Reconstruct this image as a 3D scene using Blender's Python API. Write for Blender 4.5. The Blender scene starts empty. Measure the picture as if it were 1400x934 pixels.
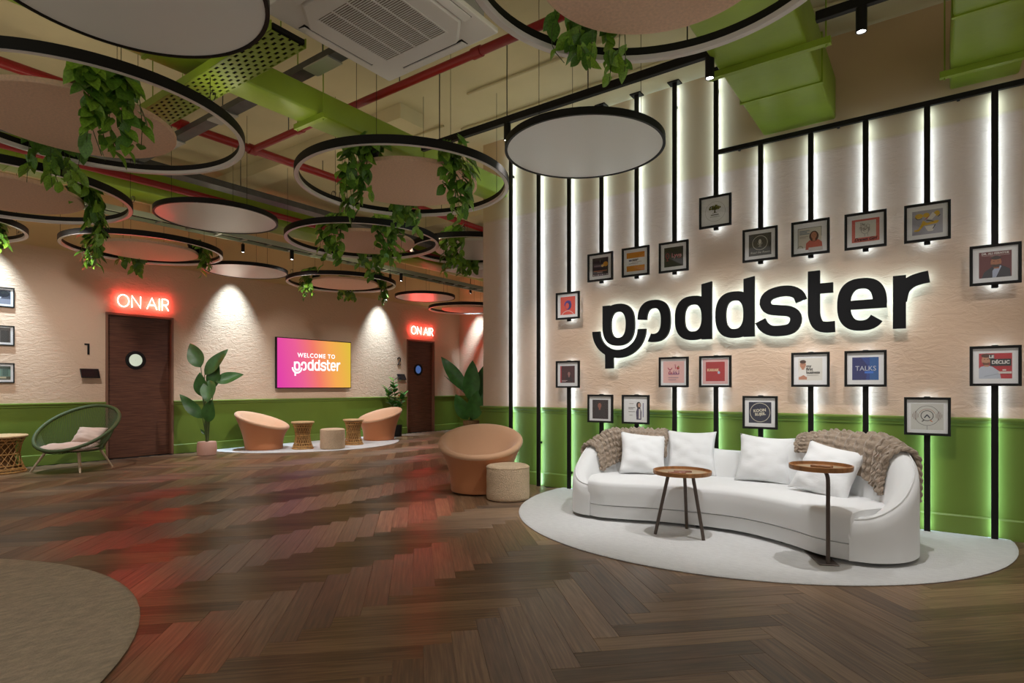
import bpy, bmesh, math, random
from mathutils import Vector, Matrix, noise
PI = math.pi
random.seed(7)
SC = bpy.context.scene
COL = SC.collection

# ------------------------------------------------------------------ camera, world, exposure, lights
# room axes: x runs along the feature wall, y runs along the left wall, z up. The camera stands at the origin.
cam = bpy.data.cameras.new('camera')
cam.sensor_width = 36.0
cam.lens = 800 / 1400 * 36
cam.shift_y = 62 / 1400
cam.clip_start = 0.05
cam_ob = bpy.data.objects.new('camera', cam)
cam_ob.location = (0, 0, 1.15)
cam_ob.rotation_euler = (PI / 2, 0, math.radians(35.94))
COL.objects.link(cam_ob)
SC.camera = cam_ob

w = bpy.data.worlds.new('world')
SC.world = w
w.use_nodes = True
w.node_tree.nodes['Background'].inputs[0].default_value = (1.0, 0.94, 0.86, 1)
w.node_tree.nodes['Background'].inputs[1].default_value = 0.48
SC.view_settings.view_transform = 'Standard'
SC.view_settings.look = 'None'
SC.view_settings.gamma = 1
SC.view_settings.use_curve_mapping = False
SC.view_settings.exposure = 0.0

CEIL = 4.18
WALL_Y = 5.73      # feature wall face
LEFT_X = -10.63    # left wall face
BACK_Y = 12.2


def spot(name, loc, target, power, angle=70, blend=0.6, color=(1, 0.95, 0.88), radius=0.03):
    l = bpy.data.lights.new(name, 'SPOT')
    l.energy = power
    l.spot_size = math.radians(angle)
    l.spot_blend = blend
    l.color = color
    l.shadow_soft_size = radius
    o = bpy.data.objects.new(name, l)
    o.location = loc
    o.rotation_euler = (Vector(target) - Vector(loc)).to_track_quat('-Z', 'Y').to_euler()
    COL.objects.link(o)
    return o


# ------------------------------------------------------------------ helpers
def lin(c):
    return tuple((v / 255 / 12.92 if v / 255 <= 0.04045 else ((v / 255 + 0.055) / 1.055) ** 2.4) for v in c)


MATS = {}


def mat(name, col, rough=0.6, metal=0.0, var=0.0, vscale=6.0, bump=0.0, bscale=40.0, stretch=(1, 1, 1), emit=None, estr=1.0, spec=0.5,
        coat=0.0, sheen=0.0, trans=0.0, second=None, detail=4.0):
    """Principled material; var = procedural tone variation, bump = procedural relief, second = other colour mixed in by noise."""
    if name in MATS:
        return MATS[name]
    m = bpy.data.materials.new(name)
    m.use_nodes = True
    nt = m.node_tree
    b = nt.nodes['Principled BSDF']
    b.inputs['Base Color'].default_value = (*col, 1)
    b.inputs['Roughness'].default_value = rough
    b.inputs['Metallic'].default_value = metal
    b.inputs['Specular IOR Level'].default_value = spec
    b.inputs['Coat Weight'].default_value = coat
    b.inputs['Sheen Weight'].default_value = sheen
    b.inputs['Transmission Weight'].default_value = trans
    if emit:
        b.inputs['Emission Color'].default_value = (*emit, 1)
        b.inputs['Emission Strength'].default_value = estr
    if var or bump or second:
        tc = nt.nodes.new('ShaderNodeTexCoord')
        mp = nt.nodes.new('ShaderNodeMapping')
        mp.inputs['Scale'].default_value = stretch
        nt.links.new(tc.outputs['Object'], mp.inputs['Vector'])
        if var or second:
            n = nt.nodes.new('ShaderNodeTexNoise')
            n.inputs['Scale'].default_value = vscale
            n.inputs['Detail'].default_value = detail
            nt.links.new(mp.outputs[0], n.inputs['Vector'])
            r = nt.nodes.new('ShaderNodeValToRGB')
            c2 = second or tuple(max(0, c * (1 - var)) for c in col)
            c3 = col if second else tuple(min(1, c * (1 + var)) for c in col)
            r.color_ramp.elements[0].color = (*c2, 1)
            r.color_ramp.elements[1].color = (*c3, 1)
            r.color_ramp.elements[0].position = 0.32
            r.color_ramp.elements[1].position = 0.68
            nt.links.new(n.outputs['Fac'], r.inputs[0])
            nt.links.new(r.outputs[0], b.inputs['Base Color'])
        if bump:
            n2 = nt.nodes.new('ShaderNodeTexNoise')
            n2.inputs['Scale'].default_value = bscale
            n2.inputs['Detail'].default_value = detail
            nt.links.new(mp.outputs[0], n2.inputs['Vector'])
            bp = nt.nodes.new('ShaderNodeBump')
            bp.inputs['Strength'].default_value = bump
            bp.inputs['Distance'].default_value = 0.02
            nt.links.new(n2.outputs['Fac'], bp.inputs['Height'])
            nt.links.new(bp.outputs[0], b.inputs['Normal'])
    MATS[name] = m
    return m


def emat(name, col, strength):
    if name in MATS:
        return MATS[name]
    m = bpy.data.materials.new(name)
    m.use_nodes = True
    nt = m.node_tree
    nt.nodes.remove(nt.nodes['Principled BSDF'])
    e = nt.nodes.new('ShaderNodeEmission')
    e.inputs[0].default_value = (*col, 1)
    e.inputs[1].default_value = strength
    nt.links.new(e.outputs[0], nt.nodes['Material Output'].inputs[0])
    MATS[name] = m
    return m


class MB:
    """collects geometry; build() makes one mesh object"""

    def __init__(self):
        self.v, self.f, self.m, self.mats, self.uv = [], [], [], [], None

    def mi(self, m):
        if m is None:
            return 0
        if m not in self.mats:
            self.mats.append(m)
        return self.mats.index(m)

    def add(self, verts, faces, m=None):
        o = len(self.v)
        self.v += [tuple(p) for p in verts]
        k = self.mi(m)
        for f in faces:
            self.f.append([i + o for i in f])
            self.m.append(k)
        return self

    def box(self, x0, x1, y0, y1, z0, z1, m=None, mx=None):
        p = [(x0, y0, z0), (x1, y0, z0), (x1, y1, z0), (x0, y1, z0), (x0, y0, z1), (x1, y0, z1), (x1, y1, z1), (x0, y1, z1)]
        if mx:
            p = [mx @ Vector(q) for q in p]
        return self.add(p, [(0, 3, 2, 1), (4, 5, 6, 7), (0, 1, 5, 4), (1, 2, 6, 5), (2, 3, 7, 6), (3, 0, 4, 7)], m)

    def rbox(self, x0, x1, y0, y1, z0, z1, r=0.01, seg=2, m=None, mx=None):
        bm = bmesh.new()
        bmesh.ops.create_cube(bm, size=1)
        for v in bm.verts:
            v.co = Vector(((x0 + x1) / 2 + v.co.x * (x1 - x0), (y0 + y1) / 2 + v.co.y * (y1 - y0), (z0 + z1) / 2 + v.co.z * (z1 - z0)))
        bmesh.ops.bevel(bm, geom=bm.edges[:], offset=r, segments=seg, profile=0.5, affect='EDGES')
        bm.verts.index_update()
        vs = [(mx @ v.co) if mx else v.co.copy() for v in bm.verts]
        fs = [[v.index for v in f.verts] for f in bm.faces]
        bm.free()
        return self.add(vs, fs, m)

    def tube(self, pts, r, n=8, closed=False, m=None, caps=True):
        pts = [Vector(p) for p in pts]
        N = len(pts)
        rs = r if isinstance(r, (list, tuple)) else [r] * N
        vs, fs = [], []
        up = None
        for i, p in enumerate(pts):
            if closed:
                t = (pts[(i + 1) % N] - pts[i - 1])
            else:
                t = pts[min(i + 1, N - 1)] - pts[max(i - 1, 0)]
            t = t.normalized() if t.length > 1e-9 else Vector((0, 0, 1))
            if up is None:
                up = Vector((0, 0, 1)) if abs(t.z) < 0.9 else Vector((1, 0, 0))
            a = (up - t * up.dot(t))
            a = a.normalized() if a.length > 1e-6 else t.orthogonal().normalized()
            up = a
            b = t.cross(a)
            for k in range(n):
                q = 2 * PI * k / n
                vs.append(p + (a * math.cos(q) + b * math.sin(q)) * rs[i])
        for i in range(N if closed else N - 1):
            j = (i + 1) % N
            for k in range(n):
                fs.append((i * n + k, i * n + (k + 1) % n, j * n + (k + 1) % n, j * n + k))
        if not closed and caps:
            fs.append(tuple(reversed(range(n))))
            fs.append(tuple((N - 1) * n + k for k in range(n)))
        return self.add(vs, fs, m)

    def cyl(self, p0, p1, r0, r1=None, n=16, m=None):
        return self.tube([p0, p1], [r0, r0 if r1 is None else r1], n, m=m)

    def lathe(self, prof, c=(0, 0, 0), n=32, m=None, cap0=True, cap1=True):
        vs, fs = [], []
        for (r, z) in prof:
            for k in range(n):
                q = 2 * PI * k / n
                vs.append((c[0] + r * math.cos(q), c[1] + r * math.sin(q), c[2] + z))
        for i in range(len(prof) - 1):
            for k in range(n):
                fs.append((i * n + k, i * n + (k + 1) % n, (i + 1) * n + (k + 1) % n, (i + 1) * n + k))
        if cap0:
            fs.append(tuple(reversed(range(n))))
        if cap1:
            fs.append(tuple((len(prof) - 1) * n + k for k in range(n)))
        return self.add(vs, fs, m)

    def grid(self, P, m=None, closed_u=False, closed_v=False):
        nu, nv = len(P), len(P[0])
        vs = [p for row in P for p in row]
        fs = []
        for i in range(nu if closed_u else nu - 1):
            for j in range(nv if closed_v else nv - 1):
                a, b = i, (i + 1) % nu
                c, d = j, (j + 1) % nv
                fs.append((a * nv + c, b * nv + c, b * nv + d, a * nv + d))
        return self.add(vs, fs, m)

    def prism(self, poly, axis, lo, hi, m=None):
        """polygon (a,b) extruded along axis 'y' (poly in x,z), 'x' (poly in y,z) or 'z' (poly in x,y)"""
        f = {'y': lambda a, b, t: (a, t, b), 'x': lambda a, b, t: (t, a, b), 'z': lambda a, b, t: (a, b, t)}[axis]
        n = len(poly)
        vs = [f(a, b, lo) for a, b in poly] + [f(a, b, hi) for a, b in poly]
        fs = [tuple(range(n)), tuple(reversed(range(n, 2 * n)))]
        fs += [(i, i + n, (i + 1) % n + n, (i + 1) % n) for i in range(n)]
        return self.add(vs, fs, m)

    def build(self, name, m=None, parent=None, smooth=True, angle=40, loc=None, fixn=True):
        me = bpy.data.meshes.new(name)
        me.from_pydata(self.v, [], self.f)
        ms = self.mats if self.mats else [m]
        for k in ms:
            me.materials.append(k)
        if len(ms) > 1:
            me.polygons.foreach_set('material_index', self.m)
        if fixn:
            bm = bmesh.new()
            bm.from_mesh(me)
            bmesh.ops.recalc_face_normals(bm, faces=bm.faces[:])
            bm.to_mesh(me)
            bm.free()
        if smooth:
            me.polygons.foreach_set('use_smooth', [True] * len(me.polygons))
            me.set_sharp_from_angle(angle=math.radians(angle))
        me.update()
        o = bpy.data.objects.new(name, me)
        if loc:
            o.location = loc
        COL.objects.link(o)
        if parent:
            o.parent = parent
        return o


def tag(o, label=None, cat=None, group=None, kind=None):
    if label:
        o['label'] = label
    if cat:
        o['category'] = cat
    if group:
        o['group'] = group
    if kind:
        o['kind'] = kind
    return o


def thing(name, label, cat, loc=(0, 0, 0), rz=0, group=None):
    o = bpy.data.objects.new(name, None)
    o.empty_display_size = 0.1
    o.location = loc
    o.rotation_euler = (0, 0, rz)
    COL.objects.link(o)
    return tag(o, label, cat, group)


def copy_obj(o, parent=None, name=None):
    c = o.copy()
    COL.objects.link(c)
    c.parent = parent
    return c


def arc(cx, cy, rx, ry, a0, a1, n=24, e=2.0):
    out = []
    for i in range(n + 1):
        a = math.radians(a0 + (a1 - a0) * i / n)
        c, s = math.cos(a), math.sin(a)
        out.append((cx + rx * math.copysign(abs(c) ** (2 / e), c), cy + ry * math.copysign(abs(s) ** (2 / e), s)))
    return out


def catmull(pts, n):
    """n+1 evenly parametrised points through pts"""
    P = [Vector(p) for p in pts]
    P = [2 * P[0] - P[1]] + P + [2 * P[-1] - P[-2]]
    out = []
    S = len(P) - 3
    for i in range(n + 1):
        u = i / n * S
        k = min(int(u), S - 1)
        t = u - k
        a, b, c, d = P[k:k + 4]
        out.append(0.5 * ((2 * b) + (c - a) * t + (2 * a - 5 * b + 4 * c - d) * t * t + (3 * b - a - 3 * c + d) * t ** 3))
    return out


def resample(pts, n):
    d = [0]
    for a, b in zip(pts, pts[1:]):
        d.append(d[-1] + (b - a).length)
    out, k = [], 0
    for i in range(n + 1):
        s = d[-1] * i / n
        while k < len(d) - 2 and d[k + 1] < s:
            k += 1
        t = (s - d[k]) / max(1e-9, d[k + 1] - d[k])
        out.append(pts[k].lerp(pts[k + 1], t))
    return out


def text_mesh(body, size=1.0, align='CENTER', bold=0.0, shear=0.0, space=1.0):
    cu = bpy.data.curves.new('t', 'FONT')
    cu.body = body
    cu.size = size
    cu.align_x = align
    cu.align_y = 'CENTER'
    cu.offset = bold
    cu.shear = shear
    cu.space_character = space
    cu.resolution_u = 3
    ob = bpy.data.objects.new('t', cu)
    me = bpy.data.meshes.new_from_object(ob)
    vs = [tuple(v.co) for v in me.vertices]
    fs = [tuple(p.vertices) for p in me.polygons]
    bpy.data.objects.remove(ob)
    bpy.data.curves.remove(cu)
    bpy.data.meshes.remove(me)
    return vs, fs


# ------------------------------------------------------------------ materials
def plaster_mat():
    m = bpy.data.materials.new('plaster')
    m.use_nodes = True
    nt = m.node_tree
    b = nt.nodes['Principled BSDF']
    b.inputs['Roughness'].default_value = 0.8
    tc = nt.nodes.new('ShaderNodeTexCoord')
    sx = nt.nodes.new('ShaderNodeSeparateXYZ')
    nt.links.new(tc.outputs['Object'], sx.inputs[0])
    mp = nt.nodes.new('ShaderNodeMapping')
    mp.inputs['Scale'].default_value = (1, 1, 2.4)
    nt.links.new(tc.outputs['Object'], mp.inputs['Vector'])
    n = nt.nodes.new('ShaderNodeTexNoise')
    n.inputs['Scale'].default_value = 7
    n.inputs['Detail'].default_value = 6
    n.inputs['Roughness'].default_value = 0.62
    n.inputs['Distortion'].default_value = 1.4
    nt.links.new(mp.outputs[0], n.inputs['Vector'])
    # trowelled relief only below 3.2 m; smooth paint above
    mr = nt.nodes.new('ShaderNodeMapRange')
    mr.inputs['From Min'].default_value = 3.22
    mr.inputs['From Max'].default_value = 3.19
    nt.links.new(sx.outputs['Z'], mr.inputs['Value'])
    mu = nt.nodes.new('ShaderNodeMath')
    mu.operation = 'MULTIPLY'
    nt.links.new(n.outputs['Fac'], mu.inputs[0])
    nt.links.new(mr.outputs[0], mu.inputs[1])
    bp = nt.nodes.new('ShaderNodeBump')
    bp.inputs['Strength'].default_value = 0.42
    bp.inputs['Distance'].default_value = 0.03
    nt.links.new(mu.outputs[0], bp.inputs['Height'])
    nt.links.new(bp.outputs[0], b.inputs['Normal'])
    mx = nt.nodes.new('ShaderNodeMix')
    mx.data_type = 'RGBA'
    mx.inputs['A'].default_value = (0.58, 0.41, 0.22, 1)
    mx.inputs['B'].default_value = (0.63, 0.435, 0.30, 1)
    nt.links.new(mr.outputs[0], mx.inputs['Factor'])
    nt.links.new(mx.outputs['Result'], b.inputs['Base Color'])
    return m


PLASTER = plaster_mat()
GREEN = mat('green_paint', (0.125, 0.178, 0.022), 0.5, spec=0.3, var=0.06, vscale=2)
GREEN_TRIM = mat('green_trim_paint', (0.145, 0.21, 0.03), 0.4, spec=0.4)
CEILM = mat('ceiling_paint', (0.64, 0.55, 0.33), 0.75, var=0.06, vscale=1.5, bump=0.15, bscale=14)
DUCT = mat('green_duct_paint', (0.25, 0.36, 0.025), 0.42, var=0.10, vscale=3, bump=0.12, bscale=10)
RED = mat('red_pipe_paint', (0.27, 0.008, 0.008), 0.4)
BLACK = mat('black_metal', (0.010, 0.009, 0.008), 0.5, spec=0.2)
BLACKM = mat('black_satin', (0.012, 0.011, 0.010), 0.55, spec=0.2)
GREY = mat('galvanised_steel', (0.09, 0.09, 0.09), 0.4, metal=0.7, var=0.15, vscale=8)
STEEL = mat('bright_galvanised', (0.5, 0.5, 0.48), 0.35, metal=0.8)
CONDUIT = mat('cream_conduit', (0.55, 0.47, 0.27), 0.6)
WHITEP = mat('white_plastic', (0.80, 0.78, 0.74), 0.45)
DIFF = mat('lamp_diffuser', (0.72, 0.67, 0.63), 0.35)
DISCW = mat('stretched_white_fabric', (0.80, 0.80, 0.76), 0.32, bump=0.03, bscale=300)
FELT = mat('beige_felt', (0.80, 0.54, 0.38), 0.9, var=0.08, vscale=60, bump=0.2, bscale=160)
RUGW = mat('white_rug_pile', (0.66, 0.66, 0.655), 0.95, var=0.06, vscale=20, bump=0.5, bscale=70, stretch=(1, 3.5, 1))
RUGB = mat('beige_rug_pile', (0.62, 0.53, 0.42), 0.95, var=0.16, vscale=14, bump=0.6, bscale=60, stretch=(2.6, 1, 1))
SOFA = mat('off_white_upholstery', (0.76, 0.765, 0.765), 0.8, bump=0.06, bscale=260, sheen=0.2)
PILLOW = mat('white_cotton', (0.78, 0.785, 0.79), 0.85, bump=0.35, bscale=7, stretch=(1, 1, 2.2), sheen=0.2)
KNIT = mat('taupe_wool', (0.35, 0.27, 0.20), 0.95, var=0.2, vscale=30, bump=0.5, bscale=180, sheen=0.3)
WOOD = mat('oak_veneer', (0.36, 0.16, 0.055), 0.4, var=0.25, vscale=3, stretch=(2, 18, 2))
TRAYIN = mat('tray_inlay', (0.40, 0.30, 0.19), 0.35, var=0.1, vscale=10)
LEGM = mat('bronze_metal', (0.10, 0.075, 0.062), 0.35, metal=0.6)
TERRA_LIT = mat('terracotta_lit_fabric', (0.62, 0.35, 0.20), 0.8, bump=0.08, bscale=200, sheen=0.25)  # bowl chair seat, the fabric as it looks in the light
TERRA_SHADED = mat('terracotta_shaded_fabric', (0.52, 0.19, 0.07), 0.8, bump=0.08, bscale=200, sheen=0.25)  # bowl chair body, same fabric with shade worked into a deeper tone
BOUCLE = mat('cream_boucle', (0.68, 0.50, 0.33), 0.95, var=0.1, vscale=60, bump=0.9, bscale=110)
WICKER = mat('rattan', (0.50, 0.27, 0.085), 0.55, var=0.3, vscale=30)
RATTOP = mat('rattan_top', (0.58, 0.38, 0.19), 0.6, var=0.15, vscale=40)
CORD = mat('green_cord', (0.055, 0.085, 0.025), 0.6)
PINKC = mat('blush_cushion_fabric', (0.66, 0.50, 0.42), 0.85, bump=0.3, bscale=12)
PALEW = mat('pale_ash_wood', (0.62, 0.46, 0.30), 0.5, var=0.1, vscale=20)
DOORW = mat('dark_walnut', (0.16, 0.062, 0.034), 0.45, spec=0.3, second=(0.07, 0.027, 0.015), vscale=5, stretch=(1, 0.8, 22))
POTP = mat('blush_ceramic', (0.60, 0.34, 0.26), 0.55)
LEAF = mat('leaf_green', (0.085, 0.21, 0.02), 0.42, var=0.35, vscale=9)
LEAF2 = mat('leaf_light_green', (0.19, 0.36, 0.03), 0.42, var=0.3, vscale=9)
LEAFD = mat('leaf_deep_green', (0.05, 0.14, 0.03), 0.38, var=0.3, vscale=6)
LEAFB = mat('banana_leaf', (0.035, 0.13, 0.02), 0.38, var=0.3, vscale=5)
STEMM = mat('stem_green', (0.06, 0.09, 0.02), 0.6)
TRUNK = mat('trunk_brown', (0.07, 0.045, 0.02), 0.8, var=0.2, vscale=30)
SOIL = mat('potting_soil', (0.02, 0.014, 0.009), 0.95, bump=0.8, bscale=60)
LED = emat('led_strip', (0.50, 0.74, 1.0), 19)
HALO = emat('letter_backlight', (0.54, 0.84, 1.0), 10)
CEIL_FILL = emat('ceiling_fill_glow', (1.0, 0.90, 0.66), 11.5)  # added glow for the ring tops, there to brighten the ceiling
LAMPF = emat('spot_lens', (1, 0.97, 0.92), 30)
NEON = emat('red_neon', (1.0, 0.075, 0.065), 54)
PAPER = mat('passe_partout', (0.86, 0.85, 0.84), 0.8)


def glass_mat():
    m = bpy.data.materials.new('picture_glass')
    m.use_nodes = True
    nt = m.node_tree
    nt.nodes.remove(nt.nodes['Principled BSDF'])
    t = nt.nodes.new('ShaderNodeBsdfTransparent')
    g = nt.nodes.new('ShaderNodeBsdfGlossy')
    g.inputs['Roughness'].default_value = 0.03
    lw = nt.nodes.new('ShaderNodeLayerWeight')
    lw.inputs['Blend'].default_value = 0.5
    pw = nt.nodes.new('ShaderNodeMath')
    pw.operation = 'POWER'
    pw.inputs[1].default_value = 4.0
    nt.links.new(lw.outputs['Facing'], pw.inputs[0])
    f = nt.nodes.new('ShaderNodeMath')
    f.operation = 'MULTIPLY_ADD'
    f.inputs[1].default_value = 0.9
    f.inputs[2].default_value = 0.045
    nt.links.new(pw.outputs[0], f.inputs[0])
    mx = nt.nodes.new('ShaderNodeMixShader')
    nt.links.new(f.outputs[0], mx.inputs[0])
    nt.links.new(t.outputs[0], mx.inputs[1])
    nt.links.new(g.outputs[0], mx.inputs[2])
    nt.links.new(mx.outputs[0], nt.nodes['Material Output'].inputs[0])
    return m


GLASS = glass_mat()


def wood_floor_mat(name, use_attr):
    m = bpy.data.materials.new(name)
    m.use_nodes = True
    nt = m.node_tree
    L = nt.links.new
    b = nt.nodes['Principled BSDF']
    uv = nt.nodes.new('ShaderNodeUVMap')
    uv.uv_map = 'UVMap'
    if use_attr:
        at = nt.nodes.new('ShaderNodeAttribute')
        at.attribute_name = 'tone'
        rnd = at.outputs['Fac']
    else:
        oi = nt.nodes.new('ShaderNodeObjectInfo')
        rnd = oi.outputs['Random']
    off = nt.nodes.new('ShaderNodeMath')
    off.operation = 'MULTIPLY'
    off.inputs[1].default_value = 57.0
    L(rnd, off.inputs[0])
    cb = nt.nodes.new('ShaderNodeCombineXYZ')
    L(off.outputs[0], cb.inputs[0])
    L(off.outputs[0], cb.inputs[1])
    ad = nt.nodes.new('ShaderNodeVectorMath')
    L(uv.outputs[0], ad.inputs[0])
    L(cb.outputs[0], ad.inputs[1])
    mp = nt.nodes.new('ShaderNodeMapping')
    mp.inputs['Scale'].default_value = (1.6, 55, 1)
    L(ad.outputs[0], mp.inputs['Vector'])
    n = nt.nodes.new('ShaderNodeTexNoise')
    n.inputs['Scale'].default_value = 1.0
    n.inputs['Detail'].default_value = 5
    n.inputs['Roughness'].default_value = 0.6
    L(mp.outputs[0], n.inputs['Vector'])
    mp2 = nt.nodes.new('ShaderNodeMapping')
    mp2.inputs['Scale'].default_value = (0.8, 14, 1)
    L(ad.outputs[0], mp2.inputs['Vector'])
    n2 = nt.nodes.new('ShaderNodeTexNoise')
    n2.inputs['Detail'].default_value = 2
    L(mp2.outputs[0], n2.inputs['Vector'])
    mix = nt.nodes.new('ShaderNodeMath')
    mix.operation = 'ADD'
    L(n.outputs['Fac'], mix.inputs[0])
    L(n2.outputs['Fac'], mix.inputs[1])
    ma = nt.nodes.new('ShaderNodeMath')
    ma.operation = 'MULTIPLY_ADD'
    ma.inputs[1].default_value = 0.6
    L(rnd, ma.inputs[0])
    L(mix.outputs[0], ma.inputs[2])
    r = nt.nodes.new('ShaderNodeValToRGB')
    e = r.color_ramp.elements
    e[0].position = 0.32
    e[0].color = (0.062, 0.037, 0.021, 1)
    e[1].position = 0.75
    e[1].color = (0.33, 0.205, 0.115, 1)
    k = e.new(0.54)
    k.color = (0.165, 0.096, 0.052, 1)
    mul = nt.nodes.new('ShaderNodeMath')
    mul.operation = 'MULTIPLY'
    mul.inputs[1].default_value = 0.43
    L(ma.outputs[0], mul.inputs[0])
    L(mul.outputs[0], r.inputs[0])
    L(r.outputs[0], b.inputs['Base Color'])
    b.inputs['Roughness'].default_value = 0.36
    b.inputs['Specular IOR Level'].default_value = 0.6
    b.inputs['Anisotropic'].default_value = 0.75
    b.inputs['Anisotropic Rotation'].default_value = 0.25
    tg = nt.nodes.new('ShaderNodeTangent')
    tg.direction_type = 'UV_MAP'
    tg.uv_map = 'UVMap'
    L(tg.outputs[0], b.inputs['Tangent'])
    bp = nt.nodes.new('ShaderNodeBump')
    bp.inputs['Strength'].default_value = 0.10
    bp.inputs['Distance'].default_value = 0.004
    L(n.outputs['Fac'], bp.inputs['Height'])
    L(bp.outputs[0], b.inputs['Normal'])
    return m


# ------------------------------------------------------------------ floor: herringbone planks
PW, PL = 0.1275, 0.822
# plank directions, 45 degrees to the walls
A_DIR = Vector((math.sin(math.radians(45)), math.cos(math.radians(45)), 0))     # +x +y
B_DIR = Vector((-math.sin(math.radians(45)), math.cos(math.radians(45)), 0))    # -x +y
ORG = Vector((-2.341, 1.570, 0))    # one known plank corner
RUGS = [(-1.49, 5.50, 1.96), (-4.0, -0.63, 2.06), (-10.6, 7.26, 1.95)]


def cam_proj(p):
    c, s = math.cos(math.radians(35.94)), math.sin(math.radians(35.94))
    X = p[0] * c + p[1] * s
    Y = -p[0] * s + p[1] * c
    return (X / Y if Y > 0.1 else 99, 1.15 / Y if Y > 0.1 else 99, Y)


def make_floor():
    fl = MB().box(LEFT_X - 0.2, 3.2, -2.2, BACK_Y + 0.2, -0.06, -0.008).build('floor', mat('floor_screed', (0.03, 0.02, 0.014), 0.9), smooth=False)
    tag(fl, 'brown wood-look herringbone floor of the lounge', kind='structure')
    planks = []
    for j in range(-30, 31):
        for k in range(-140, 141):
            o = ORG + (A_DIR - B_DIR) * PL * j + (A_DIR + B_DIR) * PW * k
            planks.append((o + A_DIR * PL / 2 + B_DIR * PW / 2, 0))
            # the crossing plank at the end of the first
            o2 = o + A_DIR * PL + B_DIR * (PW - PL)
            planks.append((o2 + A_DIR * PW / 2 + B_DIR * PL / 2, 1))
    P = [(c, d) for c, d in planks if LEFT_X + 0.0 < c.x < 3.0 and -1.9 < c.y < BACK_Y - 0.02 and not (c.x > -4.55 and c.y > 5.9)]
    vis = []
    for i, (c, d) in enumerate(P):
        x, y, Y = cam_proj(c)
        if abs(x) > 0.9 or y > 0.53 or Y < 1.9:
            continue
        if any(math.hypot(c.x - rx, c.y - ry) < rr - 0.25 for rx, ry, rr in RUGS):
            continue
        vis.append((Y, i))
    near = set(i for _, i in sorted(vis)[:290])
    m1, m2 = wood_floor_mat('plank_wood', False), wood_floor_mat('plank_wood_far', True)
    g = 0.0004
    hl, hw = PL / 2 - g, PW / 2 - g
    c = 0.0008
    vs = [(-hl, -hw, -0.008), (hl, -hw, -0.008), (hl, hw, -0.008), (-hl, hw, -0.008),
          (-hl, -hw, -c), (hl, -hw, -c), (hl, hw, -c), (-hl, hw, -c),
          (-hl + c, -hw + c, 0), (hl - c, -hw + c, 0), (hl - c, hw - c, 0), (-hl + c, hw - c, 0)]
    fs = [(8, 9, 10, 11)] + [(a, (a + 1) % 4, (a + 1) % 4 + 4, a + 4) for a in range(4)] + [(a + 4, (a + 1) % 4 + 4, (a + 1) % 4 + 8, a + 8) for a in range(4)]
    me = bpy.data.meshes.new('plank')
    me.from_pydata(vs, [], fs)
    me.materials.append(m1)
    u = me.uv_layers.new(name='UVMap')
    for lp in me.loops:
        co = me.vertices[lp.vertex_index].co
        u.data[lp.index].uv = (co.x, co.y)
    me.update()
    rz = [math.atan2(A_DIR.y, A_DIR.x), math.atan2(B_DIR.y, B_DIR.x)]
    V, F, UV, T = [], [], [], []
    for i, (cc, d) in enumerate(P):
        if i in near:
            o = bpy.data.objects.new('plank', me)
            o.location = (cc.x, cc.y, random.uniform(-0.0006, 0))
            o.rotation_euler = (0, 0, rz[d] + (PI if random.random() < 0.5 else 0))
            o.parent = fl
            COL.objects.link(o)
        else:
            dx, dy = (A_DIR, B_DIR) if d == 0 else (B_DIR, -A_DIR)
            b0 = len(V)
            dz = random.uniform(-0.0008, 0)
            t = random.random()
            for (x, y, z) in vs:
                V.append(tuple(cc + dx * x + dy * y + Vector((0, 0, z + dz))))
            for f in fs:
                F.append([q + b0 for q in f])
                for q in f:
                    UV.append((vs[q][0], vs[q][1]))
                    T.append(t)
    me2 = bpy.data.meshes.new('plank_field')
    me2.from_pydata(V, [], F)
    me2.materials.append(m2)
    u = me2.uv_layers.new(name='UVMap')
    u.data.foreach_set('uv', [q for p in UV for q in p])
    at = me2.attributes.new('tone', 'FLOAT', 'CORNER')
    at.data.foreach_set('value', T)
    me2.update()
    o = bpy.data.objects.new('plank_field', me2)
    o['kind'] = 'stuff'
    o.parent = fl
    COL.objects.link(o)


make_floor()

# ------------------------------------------------------------------ walls, ceiling, trims
DADO = 0.90
DOORS = [(3.715, 4.733), (10.215, 11.205)]
DOORH = 2.335


def wall_segment(mb, axis, a0, a1, z0, z1, face, back):
    """a slab between a0..a1 with green paint under the dado line"""
    cuts = [z0] + ([DADO] if z0 < DADO < z1 else []) + [z1]
    for lo, hi in zip(cuts, cuts[1:]):
        m = GREEN if hi <= DADO else PLASTER
        if axis == 'y':
            mb.box(min(face, back), max(face, back), a0, a1, lo, hi, m)
        else:
            mb.box(a0, a1, min(face, back), max(face, back), lo, hi, m)


mb = MB()
ys = [-2.2] + [v for d in DOORS for v in d] + [BACK_Y + 0.2]
for i in range(0, len(ys), 2):
    wall_segment(mb, 'y', ys[i], ys[i + 1], -0.01, CEIL, LEFT_X, LEFT_X - 0.2)
for d in DOORS:
    wall_segment(mb, 'y', d[0], d[1], DOORH, CEIL, LEFT_X, LEFT_X - 0.2)
    wall_segment(mb, 'y', d[0], d[1], -0.01, DOORH, LEFT_X - 0.165, LEFT_X - 0.2)  # unseen slab added behind the door leaf to block leaking light
tag(mb.build('wall_left', smooth=False), 'cream trowelled plaster wall over green dado with two dark doors', kind='structure')
mb = MB()
wall_segment(mb, 'x', LEFT_X - 0.2, -3.0, -0.01, CEIL, BACK_Y, BACK_Y + 0.2)
tag(mb.build('wall_back', smooth=False), 'cream end wall of the corridor beyond the second door', kind='structure')
mb = MB()
wall_segment(mb, 'x', -4.6, 3.0, -0.01, CEIL, WALL_Y, WALL_Y + 0.2)
tag(mb.build('wall_right', smooth=False), 'cream plaster feature wall over green dado behind the white sofa', kind='structure')
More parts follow.
